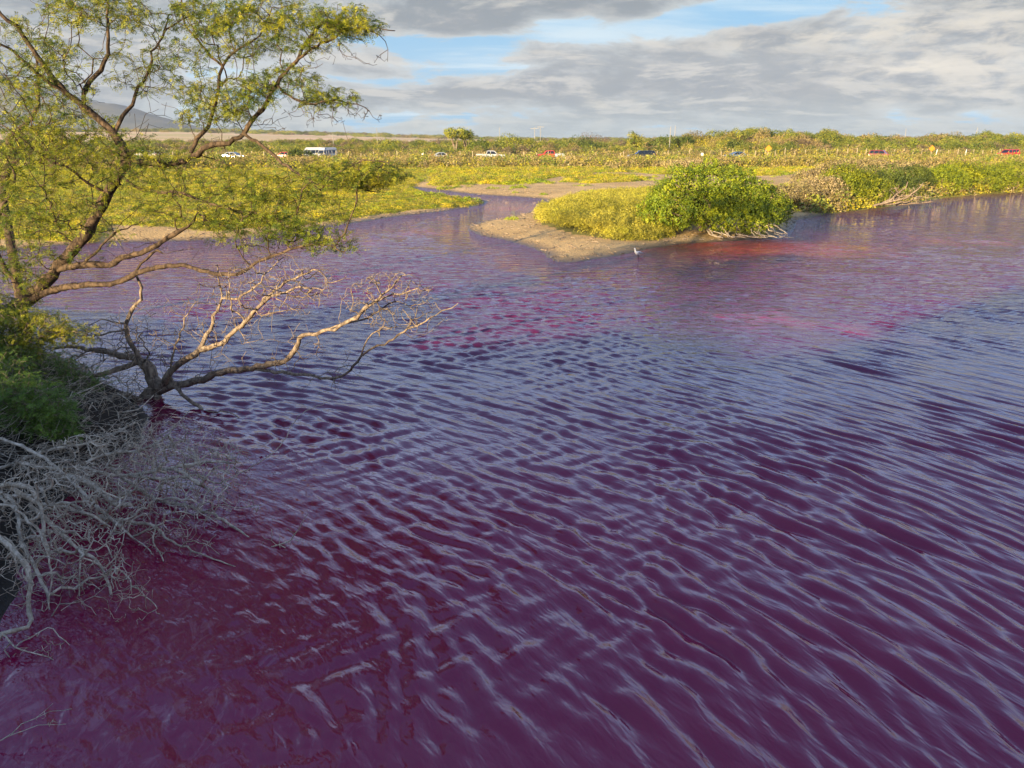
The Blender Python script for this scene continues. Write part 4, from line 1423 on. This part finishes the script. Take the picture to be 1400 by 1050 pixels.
# greener edge by the channel tip and stray green tufts on the sand
gm = lambda x, y: (poly_mask(x, y, [(600, 262), (655, 270), (668, 276), (620, 279), (560, 272), (520, 268)]) | poly_mask(x, y, [(600, 248), (740, 246), (745, 250), (600, 256)])) & (signed(x, y) > 0.35)
x, y = spread_pts(30000, -60, 60, 40, 90, gm, lambda a, b: np.clip(0.6 + 1.4 * fbm(a * 0.4, b * 0.4, 3), 0, 1))
x2, y2 = spread_pts(9000, -60, 60, 40, 100, lambda a, b: land(a, b) & (signed(a, b) > 1.2) & ~left(a, b) & ~poly_mask(a, b, Z_ISL), lambda a, b: np.clip(-0.35 + 2.4 * fbm(a * 0.35, b * 0.35 + 4, 2), 0, 1))
p, s_ = fin(np.r_[x, x2], np.r_[y, y2], 0.5, 1.1, 0.9, 0.4)
scatter('green_tufts', p, s_, lib_grn, 3, 'bright green tufts along the edges of the sand')
# mound of pale saltbush on the sandbar
isl = lambda x, y: poly_mask(x, y, Z_ISL) & (signed(x, y) > 0.35)
x, y = spread_pts(60000, 0, 25, 28, 62, isl, None, False)
z = height(x, y)
mound = 0.95 * sstep(0.6, 3.2, signed(x, y)) * (0.65 + 0.5 * fbm(x * 0.5, y * 0.5, 3)) * sstep(62, 44, y)
edge = rng.random(len(x))
lay = edge * mound
pp = np.stack([x, y, z + np.maximum(0, lay - 0.1)], 1)
keep_ = (lay > mound - 0.5) | (rng.random(len(x)) < 0.3)
pp = pp[keep_]
s1 = rng.uniform(0.6, 1.2, len(pp))
scatter('saltbush_mound', pp, np.stack([s1, s1, s1 * 1.1], 1), lib_salt, 4, 'mound of pale yellow saltbush on the sandbar left of the round bush')
# right-hand shore undergrowth
rr_ = lambda x, y: poly_mask(x, y, Z_R) & (signed(x, y) > 0.6)
x, y = spread_pts(26000, 15, 120, 44, 120, rr_)
p, s_ = fin(x, y, 0.7, 1.3, 0.9, 0.5)
scatter('shore_undergrowth', p, s_, lib_scr, 5, 'mixed tawny and green undergrowth behind the right shore')
# dry scrub in front of the road and beyond it
sc_m = lambda x, y: (y > 108)
x, y = spread_pts(42000, -180, 200, 106, 300, sc_m, lambda a, b: np.clip(0.85 + 1.2 * fbm(a * 0.06, b * 0.06, 3), 0.1, 1))
ry = lambda x: 150 + 0.0009 * (x + 5) ** 2 * 1.6
ok = np.abs(y - ry(x)) > 5.0
x, y = x[ok], y[ok]
p, s_ = fin(x, y, 0.8, 1.6, 1.0, 0.15)
s_[:, 2] *= np.where((y < ry(x)) & (y > ry(x) - 30), 0.85, 1.0)
scatter('dry_scrub', p, s_, lib_scr, 5, 'knee-high dry brown and olive scrub on both sides of the road')
# bits of driftwood and litter on the sand
mb = MB()
cy_ = rng.uniform(27, 70, 30000)
cx_ = rng.uniform(-0.65, 0.7, 30000) * cy_
cs_ = signed(cx_, cy_)
good = (cs_ > 0.1) & (cs_ < 4) & ~cover(cx_, cy_) & ((cs_ < 0.7) | (rng.random(30000) < 0.35))
cx_, cy_ = cx_[good][:1000], cy_[good][:1000]
cz_ = height(cx_, cy_)
for x, y, z in zip(cx_, cy_, cz_):
    a = rng.uniform(0, 3.14)
    L_ = rng.uniform(0.05, 0.28)
    mb.cyl((x, y, z + 0.01), (x + math.cos(a) * L_, y + math.sin(a) * L_, z + 0.02), 0.013, 0.02, 4)
tag(link('beach_debris', mb.mesh('beach_debris', M_dead)), 'dark twigs and crumbs strewn on the sand', kind='stuff')
# ------------------------------------------------------------------ road
def road_y(x):
    return 150 + 0.00144 * (x + 5) ** 2


M_asph = simple_mat('asphalt', (0.06, 0.058, 0.055), 0.9, 0.25, 3)
M_line = simple_mat('road_paint', (0.75, 0.73, 0.66), 0.6, 0.1, 3)
xs = np.arange(-190, 210, 4.0)
prof = [(-5.2, -0.2), (-4.2, 0.38), (4.2, 0.38), (5.2, -0.2)]
v = np.array([[x, road_y(x) + a, b] for x in xs for a, b in prof])
n_ = len(xs)
f = np.array([[i * 4 + j, (i + 1) * 4 + j, (i + 1) * 4 + j + 1, i * 4 + j + 1] for i in range(n_ - 1) for j in range(3)])
road = tag(link('road', mesh_np('road', v, f, M_asph)), kind='structure')
for off in (-3.5, 3.5, 0.0):
    v = np.array([[x, road_y(x) + off + a, 0.386] for x in xs for a in (-0.07, 0.07)])
    f = np.array([[i * 2, i * 2 + 2, i * 2 + 3, i * 2 + 1] for i in range(n_ - 1)])
    link('road_marking', mesh_np('road_marking', v, f, M_line), road)

# ------------------------------------------------------------------ vehicles
def paint(name, c, r=0.3):
    m_, N = new_mat(name)
    p = N.n('ShaderNodeBsdfPrincipled')
    co = N.n('ShaderNodeTexCoord').outputs['Object']
    dust = N.step(N.noise(co, 2.5, 4, 0.6), 0.45, 0.8, 0, 0.3)
    N.put(p.inputs['Base Color'], N.mix(dust, c, tuple(0.5 * q + 0.12 for q in c)))
    p.inputs['Roughness'].default_value = r
    p.inputs['Coat Weight'].default_value = 0.6
    p.inputs['Coat Roughness'].default_value = 0.1
    finish(N, p.outputs[0])
    return m_


P_white, P_red, P_black = paint('white_paint', (0.50, 0.50, 0.48)), paint('red_paint', (0.50, 0.02, 0.015)), paint('black_paint', (0.015, 0.016, 0.02))
P_silver, P_blue, P_dred = paint('silver_paint', (0.42, 0.45, 0.48)), paint('blue_grey_paint', (0.10, 0.16, 0.24)), paint('dark_red_paint', (0.22, 0.015, 0.02))
M_glass = simple_mat('tinted_glass', (0.012, 0.016, 0.02), 0.06, 0.1, 3, 0.6)
M_tyre = simple_mat('tyre_rubber', (0.02, 0.02, 0.02), 0.85)
M_rim = simple_mat('wheel_rim', (0.5, 0.5, 0.5), 0.35, metal=0.7)
M_lamp = simple_mat('lamp_glass', (0.75, 0.75, 0.7), 0.15)
M_tail = simple_mat('tail_lamp', (0.45, 0.02, 0.015), 0.2)
M_trim = simple_mat('grey_trim', (0.20, 0.20, 0.21), 0.5)


def wheel(parent, x, y, r):
    s = 1 if y > 0 else -1
    w = link('wheel', MB().cyl((0, -0.12, 0), (0, 0.12, 0), r, r, 20).mesh('wheel', M_tyre, False), parent, (x, y, r))
    link('rim', MB().cyl((0, 0.115 * s, 0), (0, 0.14 * s, 0), r * 0.62, r * 0.55, 12).mesh('rim', M_rim), w)


def vehicle(kind, name, label, cat, u, head, mp, Yoff=1.8, turn=0.0, bed=None, lower=None, L=1.0):
    x = AT(u, 215, 150)[0]
    for _ in range(4):
        Y = road_y(x) + Yoff * (-1 if head > 0 else 1)
        x = AT(u, 215, Y)[0]
    slope = math.atan(0.00288 * (x + 5))
    o = empty(name, (x, Y, 0.386), slope + (0 if head > 0 else math.pi) + turn)
    o.scale = (L, 1, 0.9 if kind == 'van' else 1)
    tag(o, label, cat)
    W2 = 0.92
    if kind == 'suv':
        bd = [(-2.35, .42), (-1.9, .36), (1.95, .36), (2.36, .48), (2.42, .72), (2.32, .95), (1.15, 1.06), (-2.3, 1.10), (-2.42, .85)]
        gh, rf = [(1.12, 1.05), (0.50, 1.60), (-2.02, 1.64), (-2.30, 1.09)], [(0.56, 1.585), (0.40, 1.70), (-1.95, 1.73), (-2.10, 1.625)]
        pil, wb, wr = (-0.25, -1.25), 1.42, 0.37
    elif kind == 'sedan':
        bd = [(-2.25, .40), (-1.8, .30), (1.9, .30), (2.2, .42), (2.28, .62), (2.1, .80), (1.0, .94), (-1.6, .98), (-2.25, .95), (-2.3, .7)]
        gh, rf = [(0.98, .93), (0.25, 1.36), (-0.95, 1.38), (-1.72, .97)], [(0.32, 1.345), (0.15, 1.42), (-0.9, 1.44), (-1.05, 1.36)]
        pil, wb, wr = (-0.35,), 1.35, 0.32
    elif kind == 'pickup':
        bd = [(-0.85, .50), (1.9, .42), (2.62, .50), (2.68, .78), (2.58, 1.02), (1.30, 1.12), (-0.82, 1.14)]
        gh, rf = [(1.22, 1.11), (0.66, 1.64), (-0.62, 1.68), (-0.80, 1.13)], [(0.72, 1.625), (0.56, 1.74), (-0.56, 1.76), (-0.68, 1.66)]
        pil, wb, wr = (0.0,), 1.68, 0.39
    else:
        bd = [(-2.65, .45), (-2.4, .36), (2.3, .36), (2.62, .50), (2.66, .95), (2.5, 1.15), (2.1, 1.3), (-2.65, 1.32)]
        gh, rf = [(2.08, 1.28), (1.62, 2.02), (-2.58, 2.04), (-2.64, 1.31)], [(1.70, 1.99), (1.45, 2.42), (1.2, 2.52), (-2.4, 2.54), (-2.62, 2.30), (-2.62, 2.03)]
        pil, wb, wr = (1.0, 0.2, -0.9, -2.2), 1.62, 0.36
    link('body', MB().prism(bd, -W2, W2, [1 if z < .9 else .96 for _, z in bd]).mesh('body', mp), o)
    link('window', MB().prism(gh, -W2 * .93, W2 * .93, [1, .84, .84, 1]).mesh('window', M_glass), o)
    link('roof', MB().prism(rf, -W2 * .86, W2 * .86, [1, .85, .85, 1] if len(rf) == 4 else [1, .97, .85, .85, .97, 1]).mesh('roof', mp), o)
    tb, tt = gh[0][1], gh[1][1]
    pl = [((px, tb), (px - 0.04, tt + .02), .045) for px in pil]
    pl += [((gh[0][0] + .02, gh[0][1]), (gh[1][0] + .04, gh[1][1] + .02), .05), ((gh[3][0] + .02, gh[3][1]), (gh[2][0] - .03, gh[2][1]), .07)]
    for (p0, p1, pr) in pl:
        for s in (-1, 1):
            link('pillar', MB().cyl((p0[0], s * W2 * .945, p0[1]), (p1[0], s * W2 * .80, p1[1]), pr, pr, 4).mesh('pillar', mp), o)
    if kind == 'pickup':
        mb = MB()
        bp = bed or mp
        mb.box((-1.78, 0, .56), (1.84, 1.7, .14))
        for s in (-1, 1): mb.box((-1.78, s * .87, .86), (1.86, .1, .56))
        mb.box((-2.68, 0, .86), (.08, 1.64, .54))
        mb.box((-0.90, 0, .86), (.07, 1.64, .54))
        link('cargo_bed', mb.mesh('cargo_bed', bp), o)
    if lower:
        for s in (-1, 1): link('side_strip', MB().box((0, s * (W2 + .012), .48), (3.4, .03, .24)).mesh('side_strip', lower), o)  # pale strip along each lower side
    fx, rx_ = bd[[i for i in range(len(bd)) if bd[i][0] == max(q[0] for q in bd)][0]][0], min(q[0] for q in bd)
    if kind == 'pickup': rx_ = -2.72
    link('front_bumper', MB().box((fx, 0, .48), (.14, 1.72, .22)).mesh('front_bumper', M_trim), o)
    link('rear_bumper', MB().box((rx_, 0, .5), (.12, 1.7, .2)).mesh('rear_bumper', M_trim), o)
    hz = .72 if kind != 'van' else .92
    for s in (-1, 1):
        link('headlight', MB().box((0, 0, 0), (.12, .34, .17), (.9, .9)).mesh('headlight', M_lamp), o, (fx - .03, s * .66, hz))
        link('tail_light', MB().box((0, 0, 0), (.08, .20, .30), (1, .9)).mesh('tail_light', M_tail), o, (rx_ + .01, s * .78, .9))
        link('wing_mirror', MB().box((0, 0, 0), (.16, .2, .14), (.8, .9)).mesh('wing_mirror', mp), o, (gh[0][0] - .12, s * 1.0, gh[0][1] + .08))
        link('door_handle', MB().box((0, 0, 0), (.16, .03, .035)).mesh('door_handle', M_trim), o, (-0.1, s * (W2 * .975 + .012), gh[0][1] - .12))
        for wx_ in (wb, -wb): wheel(o, wx_, s * .82, wr)
    return o


vehicle('pickup', 'parked_pickup', 'white double-cab pickup truck facing right beside the road fence', 'pickup truck', 671, 1, P_white)
vehicle('pickup', 'parked_pickup', 'red pickup truck with a silver cab top and pale bed facing left', 'pickup truck', 752, -1, P_red, bed=P_silver)
vehicle('suv', 'parked_suv', 'long black sport utility vehicle with pale strip low on its sides facing left', 'car', 877, -1, P_black, lower=P_silver, L=1.1)
vehicle('sedan', 'parked_car', 'silver car half sunk in the scrub left of the white pickup', 'car', 605, 1, P_silver, L=0.8, turn=0.25)
vehicle('sedan', 'parked_car', 'blue-grey sedan whose roof shows just over the round bush', 'car', 1006, -1, P_blue)
vehicle('suv', 'parked_suv', 'dark red car seen from behind with a black rear window, inland of the fallen branches', 'car', 1204, 1, P_dred, turn=-0.9, L=0.9)
vehicle('suv', 'parked_suv', 'bright red hatchback at the far right end of the road facing left', 'car', 1377, -1, P_red)
vehicle('van', 'parked_van', 'white high-roofed van seen between branches, left one of the white pair', 'van', 427, -1, P_white, turn=0.3, L=0.8)
vehicle('van', 'parked_van', 'white van with a shaded blue rear end, right one of the white pair', 'van', 447, -1, P_white, turn=1.0, Yoff=0.5, L=0.7)
vehicle('sedan', 'parked_car', 'red car just left of the pair of white vans', 'car', 389, -1, P_red)
vehicle('sedan', 'parked_car', 'pale blue-grey car between the trunks, left of the red car', 'car', 320, 1, P_silver)
vehicle('suv', 'parked_suv', 'white utility vehicle seen through the big tree behind its trunk', 'car', 202, -1, P_white)
vehicle('sedan', 'parked_car', 'reddish car seen through the leaves near the left edge', 'car', 26, -1, P_dred)

# ------------------------------------------------------------------ fence, signs, poles
M_post = simple_mat('weathered_post', (0.42, 0.34, 0.21), 0.9, 0.3, 8)
M_wire = simple_mat('fence_wire', (0.30, 0.28, 0.25), 0.5, 0.2, 5, metal=0.5)
fx0 = -70
fence = empty('wire_fence', (fx0, road_y(fx0) - 6.2, 0.2))
tag(fence, 'long wire fence of pale wooden posts running along the road in front of the vehicles', 'fence')
pm = [MB().box((0, 0, .72), (.12, .12, 1.64), (.85, .85)).mesh('post', M_post), MB().box((0.02, 0, .70), (.13, .14, 1.5), (.8, 1.0)).mesh('post', M_post)]
x, i, pts = fx0, 0, []
while x < 118:
    y = road_y(x) - 6.2 if x < 20 else road_y(x) + 6.0
    if x > 20 and pts and pts[-1][0] < 20: pts.append(None)
    z = zat(x, y) + 0.1
    if pts and pts[-1] is not None or not pts: pass
    pts.append((x, y, z))
    p = link('post', pm[i % 2], fence, (x - fx0, y - fence.location.y, z - 0.2), rng.uniform(-.3, .3))
    p.rotation_euler[0] = rng.normal(0, .04)
    p.rotation_euler[1] = rng.normal(0, .05)
    p.scale = (1, 1, rng.uniform(0.85, 1.15))
    x += 2.25 * rng.uniform(0.93, 1.07)
    i += 1
for hgt in (0.55, 0.95, 1.35):
    mb = MB()
    for a, b in zip(pts[:-1], pts[1:]):
        if a is None or b is None: continue
        mb.cyl((a[0] - fx0, a[1] - fence.location.y - .08, a[2] - .2 + hgt), (b[0] - fx0, b[1] - fence.location.y - .08, b[2] - .2 + hgt), 0.012, 0.012, 3)
    link('wire', mb.mesh('wire', M_wire), fence)

M_orange = simple_mat('orange_sign_face', (0.85, 0.25, 0.02), 0.5, 0.05)
for u, vt, lab in ((1050, 203, 'orange diamond road sign on a pale post behind the right half of the round bush'), (1273, 203, 'orange diamond road sign on a thin post, the one further right beside a white stake')):
    x = AT(u, 210, 147)[0]
    y = road_y(x) - 5.6
    x = AT(u, 210, y)[0]
    z0 = zat(x, y)
    top = AT(u, vt, y)[2]
    o = empty('road_sign', (x, y, z0))
    tag(o, lab, 'road sign')
    link('post', MB().box((0, 0.03, (top - z0) / 2 - .15), (.09, .07, top - z0 + .5)).mesh('post', M_post), o)
    r = .60
    mb = MB().add([(r, -.03, 0), (0, -.03, r), (-r, -.03, 0), (0, -.03, -r), (r, .0, 0), (0, .0, r), (-r, .0, 0), (0, .0, -r)],
                  [(0, 1, 2, 3)[::-1], (4, 5, 6, 7), (0, 4, 5, 1), (1, 5, 6, 2), (2, 6, 7, 3), (3, 7, 4, 0)])
    link('sign_panel', mb.mesh('sign_panel', M_orange), o, (0, 0, top - z0))
M_wht = simple_mat('white_marker', (0.8, 0.78, 0.72), 0.5, 0.05)
for u, lab in ((578, 'small white marker board left of the silver car'), (960, 'small white marker board right of the black vehicle, above the dark reddish bush'),
               (1279, 'thin white stake leaning beside the right orange sign'), (1319, 'leaning pale stake left of the bright red hatchback')):
    x = AT(u, 210, 147)[0]
    y = road_y(x) - 5.2
    x = AT(u, 210, y)[0]
    z0 = zat(x, y)
    o = empty('marker', (x, y, z0), rng.uniform(-.2, .2))
    tag(o, lab, 'marker')
    if 'board' in lab:
        link('post', MB().box((0, 0.03, .5), (.07, .06, 1.4)).mesh('post', M_post), o)
        link('board', MB().box((0, -.02, 1.15), (.42, .04, .55)).mesh('board', M_wht), o)
    else:
        link('post', MB().box((0, 0, .8), (.13, .06, 2.2), (.8, 1)).mesh('post', M_wht), o)
        o.rotation_euler[1] = 0.12
M_pole = simple_mat('pole_wood', (0.30, 0.28, 0.25), 0.85, 0.2, 4)
for u, vt, Y, arm, tilt, lab in ((917, 173, 176, 0, 0, 'tall pale bare pole right of the black vehicle, the left one of two close together'), (923.5, 172, 190, 0, .01, 'tall pale bare pole close to the right of its twin behind the black vehicle'),
                           (731, 174, 240, 1, 0, 'utility pole with a short crossarm right of the leafy tree above the red pickup'), (739, 172, 262, 1, 0, 'utility pole with a crossarm, just right of the similar one above the red pickup'),
                           (683, 174, 262, 0, 0, 'thin utility pole above the right end of the white pickup'), (515, 175, 250, 0, 0, 'white pole standing above the far trees between the vans and the silver car'),
                           (455, 183, 230, 1, 0, 'pale pole with a tee-shaped top just right of the white vans'), (1337, 174, 230, 0, .13, 'leaning pale pole above the dark green tree near the right edge'),
                           (1239, 176, 260, 0, 0, 'thin pole on the skyline above the dark red car')):
    top = AT(u, vt, Y)
    z0 = zat(top[0], Y)
    h = top[2] - z0
    o = empty('utility_pole', (top[0] - math.tan(tilt) * h, Y, z0))
    tag(o, lab, 'pole')
    o.rotation_euler[1] = tilt
    link('post', MB().cyl((0, 0, -.5), (0, 0, h), .11, .07, 8).mesh('post', M_pole), o)
    if arm: link('crossarm', MB().box((0, -.15, h - .35), (2.4, .12, .14)).mesh('crossarm', M_pole), o)

# ------------------------------------------------------------------ trees beyond the road
def far_tree(name, label, u, vt, Y, w, mat, nleaf=2600, flat=False, size=0.30, low=0.1):
    top = AT(u, vt, Y)
    z0 = zat(top[0], Y)
    h = top[2] - z0
    if flat:
        lobes = [(rng.uniform(-.32, .32) * w, rng.uniform(-.3, .3) * w, h * rng.uniform(.72, .88), w * .24, w * .24, h * .13) for _ in range(9)]
        ms = bush_meshes(w, w, h, nleaf, size, mat, M_dead, per=2, lobes=lobes, stems=6)
    else:
        ms = bush_meshes(w, w * .8, h, nleaf, size, mat, M_dead, n_lobes=13, per=2, low=low, stems=6)
    o = empty(name, (top[0], Y, z0))
    tag(o, label, 'tree')
    link('crown', ms[0], o)
    link('trunk', ms[1], o)


for a in (
    ('umbrella_tree', 'flat-topped tree rising above the thicket behind the white pickup, its crown in two tiers', 622, 174, 185, 5.5, M_tree, 2600, True),
    ('umbrella_tree', 'smaller round crown touching the flat-topped tree on its right', 637, 176, 187, 3.6, M_tree, 1800, True),
    ('leafy_tree', 'domed leafy tree between the two pickups, pointed at the top', 699, 178, 186, 7.0, M_tree),
    ('leafy_tree', 'broad low tree behind the red pickup', 790, 183, 190, 8.0, M_treed),
    ('brown_tree', 'brownish round tree crown on the skyline left of the black vehicle', 808, 178, 260, 8.5, M_treeb),
    ('leafy_tree', 'loose open tree with thin upper twigs just left above the black vehicle', 869, 174, 182, 4.6, M_tree),
    ('leafy_tree', 'dark dense tree right above the black vehicle beside the twin poles', 907, 179, 184, 6.0, M_treed),
    ('leafy_tree', 'small dark tree immediately right of the twin poles', 938, 184, 186, 4.5, M_treed),
    ('columnar_shrub', 'narrow upright dark shrub below the wooded hump', 1003, 187, 172, 2.6, M_treed, 1500),
    ('leafy_tree', 'tall tree on the left end of the wooded hump', 985, 173, 196, 9.0, M_tree),
    ('leafy_tree', 'tree at the highest point of the wooded hump', 1040, 171, 198, 10.0, M_tree),
    ('leafy_tree', 'tree where the wooded hump slopes down to the right', 1094, 176, 198, 8.0, M_tree),
    ('leafy_tree', 'isolated dark green round tree behind the leaning stake left of the red hatchback', 1338, 192, 186, 9.0, M_treed),
    ('leafy_tree', 'small tree on the skyline above the bright red hatchback', 1361, 181, 300, 6.5, M_tree),
    ('leafy_tree', 'rounded tree on the skyline above the dark red car', 1216, 180, 250, 8.0, M_treed),
    ('leafy_tree', 'mid-green tree right of the white vans', 532, 184, 190, 7.0, M_tree),
    ('leafy_tree', 'dark tree low behind the flat-topped one, left of the pointed dome', 655, 186, 184, 5.0, M_treed),
    ('leafy_tree', 'dense bushy tree hiding the left end of the white vans', 409, 200, 144, 4.5, M_treed),
):
    far_tree(*a)

lib_tree = []
for i in range(6):
    lb = rand_lobes(6, 5, 4, 11, 0.08)
    p, d = lump_shell(950, lb, 0.4)
    lib_tree.append(mesh_np('thicket_crown', *join([leaf_quads(p + rng.normal(0, .1, p.shape), d + (0, 0, .35), 0.27, 0.6, 0.6) for _ in range(2)]), (M_tree, M_tree, M_treed, M_tree, M_scrub, M_treeb)[i]))
lib_t = library('thicket_crown', lib_tree)
n = 5200
y = 1 / (1 / 168 + rng.random(n) * (1 / 520 - 1 / 168))
x = rng.uniform(-.80, .80, n) * y
ok = (y > road_y(x) + 12) & (rng.random(n) < np.clip(0.72 + 1.3 * fbm(x * .022, y * .03, 3), .12, 1))
x, y = x[ok], y[ok]
z = height(x, y) - .15
hs = 1.3 * rng.uniform(.45, 1.0, len(x)) * (0.78 + .25 * fbm(x * .03 + 7, y * .03, 2))
hs *= np.where(y < 185, .8, 1.0) * np.where(y > 230, .95, 1)
s_ = np.stack([hs * rng.uniform(.8, 1.4, len(x)), hs, hs * 0.92], 1)
scatter('thicket', np.stack([x, y, z], 1), s_, lib_t, 6, 'dense olive-green thorn thicket filling the plain beyond the road')
n = 1500
y = rng.uniform(1300, 2100, n)
x = rng.uniform(-.8, .8, n) * y
z = height(x, y) - .3
s1 = rng.uniform(1.0, 2.2, n)
scatter('far_treeline', np.stack([x, y, z], 1), np.stack([s1 * 2.5, s1, s1], 1), lib_t, 6, 'thin dark line of woods on the horizon')

# ------------------------------------------------------------------ mountain behind the big tree
def mountain_mat():
    m_, N = new_mat('mountain_slope')
    pos = N.n('ShaderNodeNewGeometry').outputs['Position']
    a = N.noise(pos, 0.006, 7, 0.6)
    c = N.mix(N.step(a, .35, .65), (0.09, 0.10, 0.08), (0.15, 0.14, 0.10))
    finish(N, principled(N, c, 0.95, 0.1))
    return m_


mx_ = np.linspace(-3300, -900, 120)
my_ = np.linspace(2900, 4900, 80)
MX, MY = np.meshgrid(mx_, my_)
u_ = (MX / MY)
prof_h = np.interp(u_ * 3600, [-3300, -2400, -2150, -1900, -1650, -1450, -1200], [430, 360, 250, 185, 120, 60, 0])
rg = 1 - np.abs(fbm(MX * .0022, MY * .0012, 5)) * 1.1
hh = prof_h * sstep(2900, 3700, MY) * (0.72 + 0.28 * rg) + 10
hh = np.where(prof_h <= 1, -20, hh)
ii = (np.arange(79)[:, None] * 120 + np.arange(119)[None, :]).ravel()
mt = link('mountain', mesh_np('mountain', np.stack([MX.ravel(), MY.ravel(), hh.ravel()], 1), np.stack([ii, ii + 1, ii + 121, ii + 120], 1), mountain_mat(), True))
tag(mt, kind='structure')

# ------------------------------------------------------------------ white wading bird
def loft(pts, rs, n=10, sq=1.0):
    P_ = np.array(pts, float)
    T = np.gradient(P_, axis=0)
    T = unit(T)
    V_, F_ = [], []
    for i, (p, t, r) in enumerate(zip(P_, T, rs)):
        a = unit(np.cross(t, (0, 1, 0.001)))
        b = unit(np.cross(t, a))
        for k in range(n):
            q = 2 * math.pi * k / n
            V_.append(tuple(p + a * math.cos(q) * r + b * math.sin(q) * r * sq))
    for i in range(len(P_) - 1):
        for k in range(n):
            F_.append((i * n + k, i * n + (k + 1) % n, (i + 1) * n + (k + 1) % n, (i + 1) * n + k))
    F_ += [tuple(range(n - 1, -1, -1)), tuple(range((len(P_) - 1) * n, len(P_) * n))]
    return V_, F_


M_feather = simple_mat('white_feathers', (0.78, 0.76, 0.72), 0.8, 0.08, 20)
M_wing = simple_mat('grey_wing_feathers', (0.42, 0.39, 0.36), 0.8, 0.2, 20)
M_bill = simple_mat('dark_bill', (0.05, 0.04, 0.035), 0.4)
bxy = G(872, 351.5)
bird = empty('white_bird', (bxy[0], bxy[1], 0.0), 0.2)
tag(bird, 'small white bird standing in the shallows off the sandbar, neck raised', 'bird')
v_, f_ = loft([(.22, 0, .13), (.16, 0, .14), (.08, 0, .145), (0, 0, .15), (-.07, 0, .165), (-.105, 0, .20), (-.115, 0, .25), (-.118, 0, .29), (-.13, 0, .315), (-.155, 0, .322), (-.175, 0, .318)],
              [.008, .03, .058, .068, .056, .036, .026, .024, .032, .026, .006], 12, .85)
link('body', MB().add(v_, f_).mesh('body', M_feather, True), bird)
link('bill', MB().cyl((-.165, 0, .318), (-.235, 0, .308), .009, .003, 6).mesh('bill', M_bill), bird)
for s in (-1, 1):
    v_, f_ = loft([(.21, s * .02, .135), (.12, s * .05, .155), (.03, s * .058, .17), (-.04, s * .05, .17)], [.005, .026, .034, .01], 8, .35)
    link('wing', MB().add(v_, f_).mesh('wing', M_wing, True), bird)
    link('leg', MB().cyl((.02, s * .022, .10), (.025, s * .024, -.12), .007, .005, 6).mesh('leg', M_bill), bird)

# ------------------------------------------------------------------ the air
mb = MB()
x0, x1, y0, y1, z0, z1 = -3450, 3450, -85, 5050, -2.5, 460
mb.add([(x0, y0, z0), (x1, y0, z0), (x1, y1, z0), (x0, y1, z0), (x0, y0, z1), (x1, y0, z1), (x1, y1, z1), (x0, y1, z1)],
       [(3, 2, 1, 0), (4, 5, 6, 7), (0, 1, 5, 4), (1, 2, 6, 5), (2, 3, 7, 6), (3, 0, 4, 7)])
m_, N = new_mat('haze')
pv = N.n('ShaderNodeVolumePrincipled')
pv.inputs['Color'].default_value = (0.80, 0.88, 1.0, 1)
pv.inputs['Density'].default_value = 0.00008
ho = N.n('ShaderNodeOutputMaterial')
N.t.links.new(pv.outputs[0], ho.inputs['Volume'])
if 1:
    tag(link('haze', mb.mesh('haze', m_)), kind='stuff')
